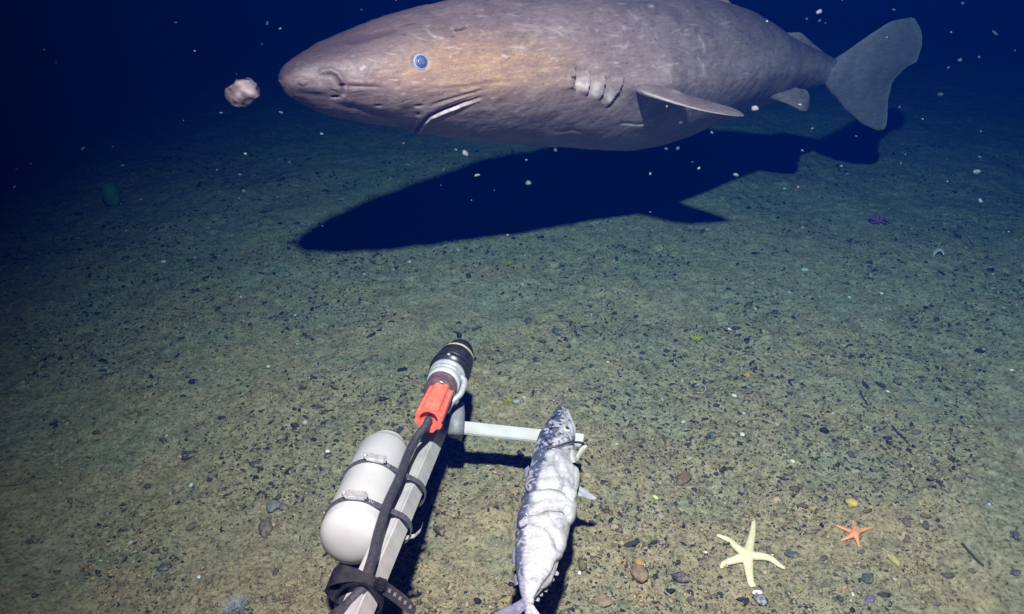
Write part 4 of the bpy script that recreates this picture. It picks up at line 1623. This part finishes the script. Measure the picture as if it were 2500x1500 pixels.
# crescent shell far right
cr = []
for a in np.linspace(R(10), R(190), 16):
    cr.append(on_ground(2290 + 12 * math.cos(a), 632 - 10 * math.sin(a), .012 + .01 * math.sin(a)))
o = link('crescent_shell', tube_mesh('crescent_shell', cr, [.002 + .007 * math.sin(math.pi * i / 15) for i in range(16)], 10, squash=.5), noisy('crescent', (.5, .42, .40), (.6, .5, .48), 80, .5, .2, .001))
tag(o, 'curved white shell fragment standing on the far right floor', 'shell')


# coral-like tufts (a few short blades each)
def tuft(name, px, py, rpx, color, n, label, cat, group=None, tall=1.0, thin=.10, seed=0, spread=1.0):
    rs = random.Random(seed)
    c = on_ground(px, py)
    dep = (c - Vector((0, 0, CAM_Z))).dot(Vector((0, CP, -SP)))
    r = rpx * dep / F
    bm = bmesh.new()
    V, Fc = [], []
    for k in range(n):
        a = rs.random() * 6.28
        L = r * rs.uniform(.6, 1.1)
        h = L * tall * rs.uniform(.3, 1.0)
        p0 = c + Vector((math.cos(a), math.sin(a), 0)) * r * .15
        p2 = c + Vector((math.cos(a) * L * spread, math.sin(a) * L * spread, h))
        p1 = p0.lerp(p2, .5) + Vector((rs.uniform(-.2, .2) * r, rs.uniform(-.2, .2) * r, h * .35))
        pts = spline([p0, p1, p2], 8)
        me = tube_mesh('t', pts, [r * thin * (1 - .75 * i / 7) for i in range(8)], 6)
        b0 = len(V)
        V += [v_.co.copy() for v_ in me.vertices]
        Fc += [tuple(b0 + i for i in p.vertices) for p in me.polygons]
        bpy.data.meshes.remove(me)
    me = from_arrays(name, [v_ - c for v_ in V], Fc)
    o = link(name, me, noisy('tuft_' + name + str(seed), color, tuple(min(.8, x * 1.4) for x in color), 90, .75, .3, .001))
    o.location = c
    tag(o, label, cat, group)
    return o


G1 = 'soft growths on the seabed'
tuft('weed', 1700, 830, 20, (.26, .27, .05), 16, 'yellow green weedy tuft beyond the bait fish', 'seaweed', G1, .6, .13, 1)
tuft('weed', 1240, 982, 22, (.30, .25, .06), 14, 'straggly yellow tuft between sensor and fish head', 'seaweed', G1, .7, .07, 2)
tuft('weed', 1240, 645, 15, (.20, .24, .05), 10, 'dull green tuft under the near edge of the shark shadow', 'seaweed', G1, .5, .13, 3)
tuft('weed', 1945, 838, 12, (.20, .24, .06), 10, 'small green tuft right of the yellow green one', 'seaweed', G1, .5, .12, 4)
tuft('weed', 1785, 995, 13, (.24, .24, .06), 10, 'olive tuft under the long white shell chip', 'seaweed', G1, .5, .12, 5)
tuft('sea_pen', 580, 1492, 44, (.34, .34, .37), 190, 'white feathery tuft at the bottom edge left of the arm', 'sea pen', G1, .9, .016, 6, .8)
tuft('soft_coral', 2140, 545, 26, (.16, .075, .20), 40, 'purple soft coral on the far right floor', 'soft coral', G1, .7, .16, 7)
tuft('brittle_star', 1940, 960, 24, (.13, .09, .12), 9, 'thin armed purplish brittle star on the grit', 'brittle star', G1, .12, .05, 8, 1.2)
tuft('brittle_star', 1500, 1065, 34, (.30, .25, .19), 5, 'thin pale brittle star right of the fish head', 'brittle star', G1, .08, .025, 9, 1.2)
tuft('brittle_star', 1715, 1000, 22, (.28, .24, .17), 5, 'thin brown brittle star near the long white chip', 'brittle star', G1, .1, .03, 10, 1.2)
tuft('hydroid', 753, 1150, 26, (.33, .34, .22), 5, 'pale straw like stalks left of the canister', 'hydroid', G1, .5, .035, 11)
tuft('weed', 1950, 1440, 16, (.26, .25, .07), 10, 'yellowish tuft below the slate stone', 'seaweed', G1, .4, .10, 12)
o = lump('yellow_sponge', 2079, 1231, 12, (.52, .33, .07), (.62, .44, .14), (1.1, .9, .7), .7, 101, .5)
tag(o, 'small bright yellow sponge above the orange starfish', 'sponge', G1)
o = lump('orange_sponge', 1824, 920, 9, (.50, .26, .08), (.58, .34, .14), (.8, .9, 1.0), .7, 102, .4)
tag(o, 'small orange sponge up and right of the bait fish', 'sponge', G1)
o = lump('yellow_shell', 2181, 1370, 18, (.36, .28, .10), (.46, .38, .2), (.6, 1.2, .5), .6, 103, .3, .25, (KV, KT), 60, .25)
tag(o, 'yellow brown bean shaped sponge right of the orange starfish', 'sponge', G1)
o = lump('brown_sponge', 1560, 1375, 13, (.32, .17, .07), (.40, .24, .12), (1.0, .9, .5), .7, 104, .4)
tag(o, 'rusty brown sponge right of the fish tail', 'sponge', G1)
# pale greenish thing far off on the left
o = lump('far_sponge', 276, 500, 26, (.08, .24, .10), (.12, .30, .14), (.8, .7, 1.25), .8, 105, .4, .1)
tag(o, 'dim green upright sponge far off on the dark left floor', 'sponge', G1)

# curved worm tubes and cracks of dark tube on the silt
for k, (pts, rad_, c, lab) in enumerate((
        ([(2177, 1042), (2190, 1058), (2204, 1070), (2214, 1084)], .003, (.03, .025, .03), 'dark crooked worm tube on the right floor'),
        ([(2348, 1330), (2368, 1352), (2388, 1374), (2400, 1384)], .003, (.04, .035, .035), 'dark slanting worm tube near the right border'),
        ([(2098, 955), (2108, 975), (2118, 992)], .0025, (.03, .03, .03), 'short dark worm tube left of the round brown stone'),
        ([(1697, 945), (1712, 940), (1722, 950), (1716, 962), (1702, 962)], .0022, (.40, .36, .28), 'pale ring shaped worm tube right of the fish head'))):
    p3 = [on_ground(x, y, .004) for x, y in pts]
    o = link('worm_tube', tube_mesh('worm_tube', spline(p3, 24), rad_, 8), noisy('worm%d' % k, c, tuple(min(1, v * 1.4) for v in c), 100, .8, .3, .001))
    tag(o, lab, 'worm tube', 'worm tubes on the silt')

# individual pebbles that read as such
pm = [noisy('pebble_dark', (.028, .028, .033), (.06, .06, .065), 90, .7, .5, .0015), noisy('pebble_brown', (.09, .062, .045), (.15, .11, .08), 90, .75, .5, .0015),
      noisy('pebble_slate', (.06, .068, .07), (.10, .11, .115), 90, .7, .5, .0015)]
for mm in pm:
    dust(mm)
meshes = []
for k in range(9):
    n = fbm(JV + k * 3.7, 1.4, 3, 300 + k)
    me = fast_mesh('pebble', JV * (1 + .7 * n)[:, None] * np.array([1.2, .8, .5]), JT)
    me.materials.append(pm[(0, 0, 1, 0, 2, 0, 1, 0, 2)[k]])
    me.polygons.foreach_set('use_smooth', np.ones(len(me.polygons), bool))
    meshes.append(me)
cnt = 0
while cnt < 150:
    px_, py_ = random.uniform(20, 2480), 420 + 1070 * random.random() ** .75
    if px_ < 600 and py_ < 800:
        continue
    if 700 < px_ < 1800 and py_ < 640:
        continue
    if 780 < px_ < 1480 and py_ > 800:
        continue
    p = on_ground(px_, py_)
    o = bpy.data.objects.new('pebble', meshes[random.randrange(9)])
    COL.objects.link(o)
    r = random.choice((.004, .005, .006, .007, .009, .011))
    o.scale = (r, r, r)
    o.rotation_euler = (random.uniform(-.3, .3), random.uniform(-.3, .3), random.random() * 6.28)
    o.location = (p.x, p.y, p.z + r * .2)
    tag(o, 'small dark pebble among the grit on the seabed', 'pebble', 'small pebbles on the seabed')
    cnt += 1

# ------------------------------------------------------------------ marine snow
def wispy(m, edge):
    """let the ragged rim of a soft scrap fade out"""
    b = m.node_tree.nodes['Principled BSDF']
    lw = nd(m, 'ShaderNodeLayerWeight', Blend=.35)
    mr = nd(m, 'ShaderNodeMapRange')
    mr.inputs['From Min'].default_value = .02
    mr.inputs['From Max'].default_value = .62
    mr.inputs['To Min'].default_value = edge
    mr.inputs['To Max'].default_value = 0.0
    lk(m, lw.outputs['Facing'], mr.inputs['Value'])
    lk(m, mr.outputs['Result'], b.inputs['Alpha'])
    return m


snow_m = noisy('marine_snow', (.06, .085, .11), (.13, .165, .20), 200, .8, .4, .001)
snow_d = noisy('faint_marine_snow', (.012, .024, .045), (.028, .048, .08), 200, .9, .4, .001)

wispy(snow_m, .9)
wispy(snow_d, .75)


def fleck(px, py, rpx, bright=True, Y=None, label=None):
    if Y is None:
        Y = random.uniform(1.25, 2.0)
        d = ray(px, py)
        # keep clear of the floor
        lim = 1.35 / max(1e-3, -d.z / d.y) if d.z < 0 else 9
        Y = min(Y, lim * .85)
    c = at_y(px, py, Y)
    dep = (c - Vector((0, 0, CAM_Z))).dot(Vector((0, CP, -SP)))
    r = rpx * dep / F
    o = bpy.data.objects.new('snow_fleck', flecks[random.randrange(len(flecks))][0 if bright else 1])
    COL.objects.link(o)
    o.location = c
    k = random.choice((.6, .8, 1.0, 1.0, 1.3))
    o.scale = (r * k * random.uniform(.8, 2.0), r * k, r * k * random.uniform(.6, 1.1))
    o.rotation_euler = (random.uniform(-.6, .6), random.uniform(-.6, .6), random.random() * 6)
    tag(o, label or ('pale speck of marine snow drifting in the water' if bright else 'dim speck of marine snow hanging in the dark water'), 'marine snow',
        'marine snow specks in the water' if bright else 'dim marine snow specks in the water')
    return o


flecks = []
for k in range(6):
    n = fbm(JV + k * 5.1, 1.6, 3, 400 + k)
    pr = []
    for mm in (snow_m, snow_d):
        me = fast_mesh('snow_fleck', JV * (1 + .55 * n)[:, None], JT)
        me.materials.append(mm)
        me.polygons.foreach_set('use_smooth', np.ones(len(me.polygons), bool))
        pr.append(me)
    flecks.append(pr)

def sc_list(L, bx, by, s):
    return [(bx + x * s, by + y * s) for x, y in L]


bright = sc_list([(1008, 265), (1450, 150), (1145, 585), (950, 625), (1452, 583), (1270, 798), (1123, 880), (653, 1195)], 0, 0, .4717)
bright += sc_list([(255, 183), (645, 1110), (1845, 280), (1290, 325), (1600, 1028), (2100, 1133), (1450, 1335), (1410, 1408), (1810, 1375), (895, 1435), (560, 1300), (540, 905)], 1800, 0, .2831)
bright += sc_list([(175, 55), (588, 103), (850, 135), (1205, 187), (612, 210), (958, 265), (1045, 340), (930, 390), (775, 315), (180, 520), (1112, 565), (862, 640), (675, 662), (618, 705), (1830, 257), (1830, 450), (2140, 50), (2075, 230)], 700, 300, .485)
bright += sc_list([(2200, 185), (970, 240), (1335, 920), (1725, 1150), (125, 1380)], 1250, 0, .2831)
bright += sc_list([(130, 970), (475, 1160), (1640, 1295), (2245, 1380), (1120, 3)], 650, 0, .2831)
bright += sc_list([(635, 20), (1705, 180), (2035, 375), (200, 235), (2320, 685), (1115, 458)], 1900, 400, .2425)
for x, y in bright:
    fleck(x, y, random.uniform(1.6, 3.4))
dim = sc_list([(229, 258), (290, 325), (910, 118), (1355, 230), (1383, 122), (430, 770), (583, 760), (160, 850), (85, 875), (75, 968), (635, 858), (1178, 962), (1260, 990), (1242, 905), (143, 1388), (1118, 1240), (730, 1033), (1225, 385)], 0, 0, .4717)
dim += sc_list([(710, 180), (760, 200), (600, 165), (1350, 85), (2220, 285), (2395, 437), (2085, 495), (1920, 520), (1820, 585), (1750, 815), (1400, 925), (1025, 1175), (2090, 1355), (1945, 30), (905, 5)], 1800, 0, .2831)
dim += sc_list([(1352, 138), (1970, 128), (1910, 130), (15, 200), (790, 238)], 700, 300, .485)
dim += sc_list([(1455, 1060), (375, 1295), (1430, 1280), (1330, 1285), (1610, 1455), (1555, 1400), (1535, 980)], 1250, 0, .2831)
dim += sc_list([(120, 250), (200, 1400), (1220, 1420), (820, 85)], 650, 0, .2831)
dim += sc_list([(1995, 90), (690, 105)], 1900, 400, .2425)
for x, y in dim:
    fleck(x, y, random.uniform(2.6, 5.0), False)
for x, y, r, lab in ((2000, 29, 7.5, 'bright white snow fleck above the second dorsal fin'), (1591, 16, 7, 'bright snow fleck in front of the upper flank'),
                     (1136, 375, 8, 'largest snow fleck below the shark belly, ahead of its shadow'), (1290, 447, 6, 'bright snow fleck against the middle of the shark shadow'),
                     (1797, 428, 8, 'square bright snow fleck at the rear edge of the shadow'), (1843, 265, 8, 'oblong bright snow fleck just behind the pectoral fin tip'),
                     (2385, 420, 9, 'soft round snow fleck far right over the floor')):
    fleck(x, y, r, True, None, lab)
    bpy.context.scene.collection.objects[-1]['group'] = 'large marine snow flecks'
# the large drifting clump ahead of the snout
c = at_y(593, 228, .64)
V0, T0_ = ico(4)
n = fbm(V0, 1.3, 3, 500, .45)
me = fast_mesh('drifting_clump', V0 * (1 + .45 * n)[:, None] * .0138 * np.array([1.0, .9, .9]), T0_)
o = link('drifting_clump', me, wispy(noisy('drift', (.045, .066, .085), (.11, .14, .165), 130, .9, .1, .002, lo=.25, hi=.75), .72))
o.location = c
tag(o, 'large greyish drifting clump floating ahead of the shark snout', 'drifting clump')

# ------------------------------------------------------------------ the water itself
bm = bmesh.new()
bmesh.ops.create_cube(bm, size=1)
for v_ in bm.verts:
    v_.co = Vector((v_.co.x * 48, v_.co.y * 54 + 1, (-1.2 if v_.co.z < 0 else 3.3)))
bmesh.ops.recalc_face_normals(bm, faces=bm.faces)
me = bpy.data.meshes.new('haze')
bm.to_mesh(me)
bm.free()
hm = bpy.data.materials.new('sea_water')
hm.use_nodes = True
nt = hm.node_tree
for n in list(nt.nodes):
    nt.nodes.remove(n)
out = nt.nodes.new('ShaderNodeOutputMaterial')
pv = nt.nodes.new('ShaderNodeVolumePrincipled')
pv.inputs['Color'].default_value = (.0, .006, .060, 1)
pv.inputs['Absorption Color'].default_value = (.0, .32, .42, 1)
pv.inputs['Density'].default_value = .36
pv.inputs['Anisotropy'].default_value = 0.0
nt.links.new(pv.outputs['Volume'], out.inputs['Volume'])
hz = link('haze', me, hm, smooth=False)
tag(hz, 'deep blue sea water filling the whole scene', 'water', kind='stuff')
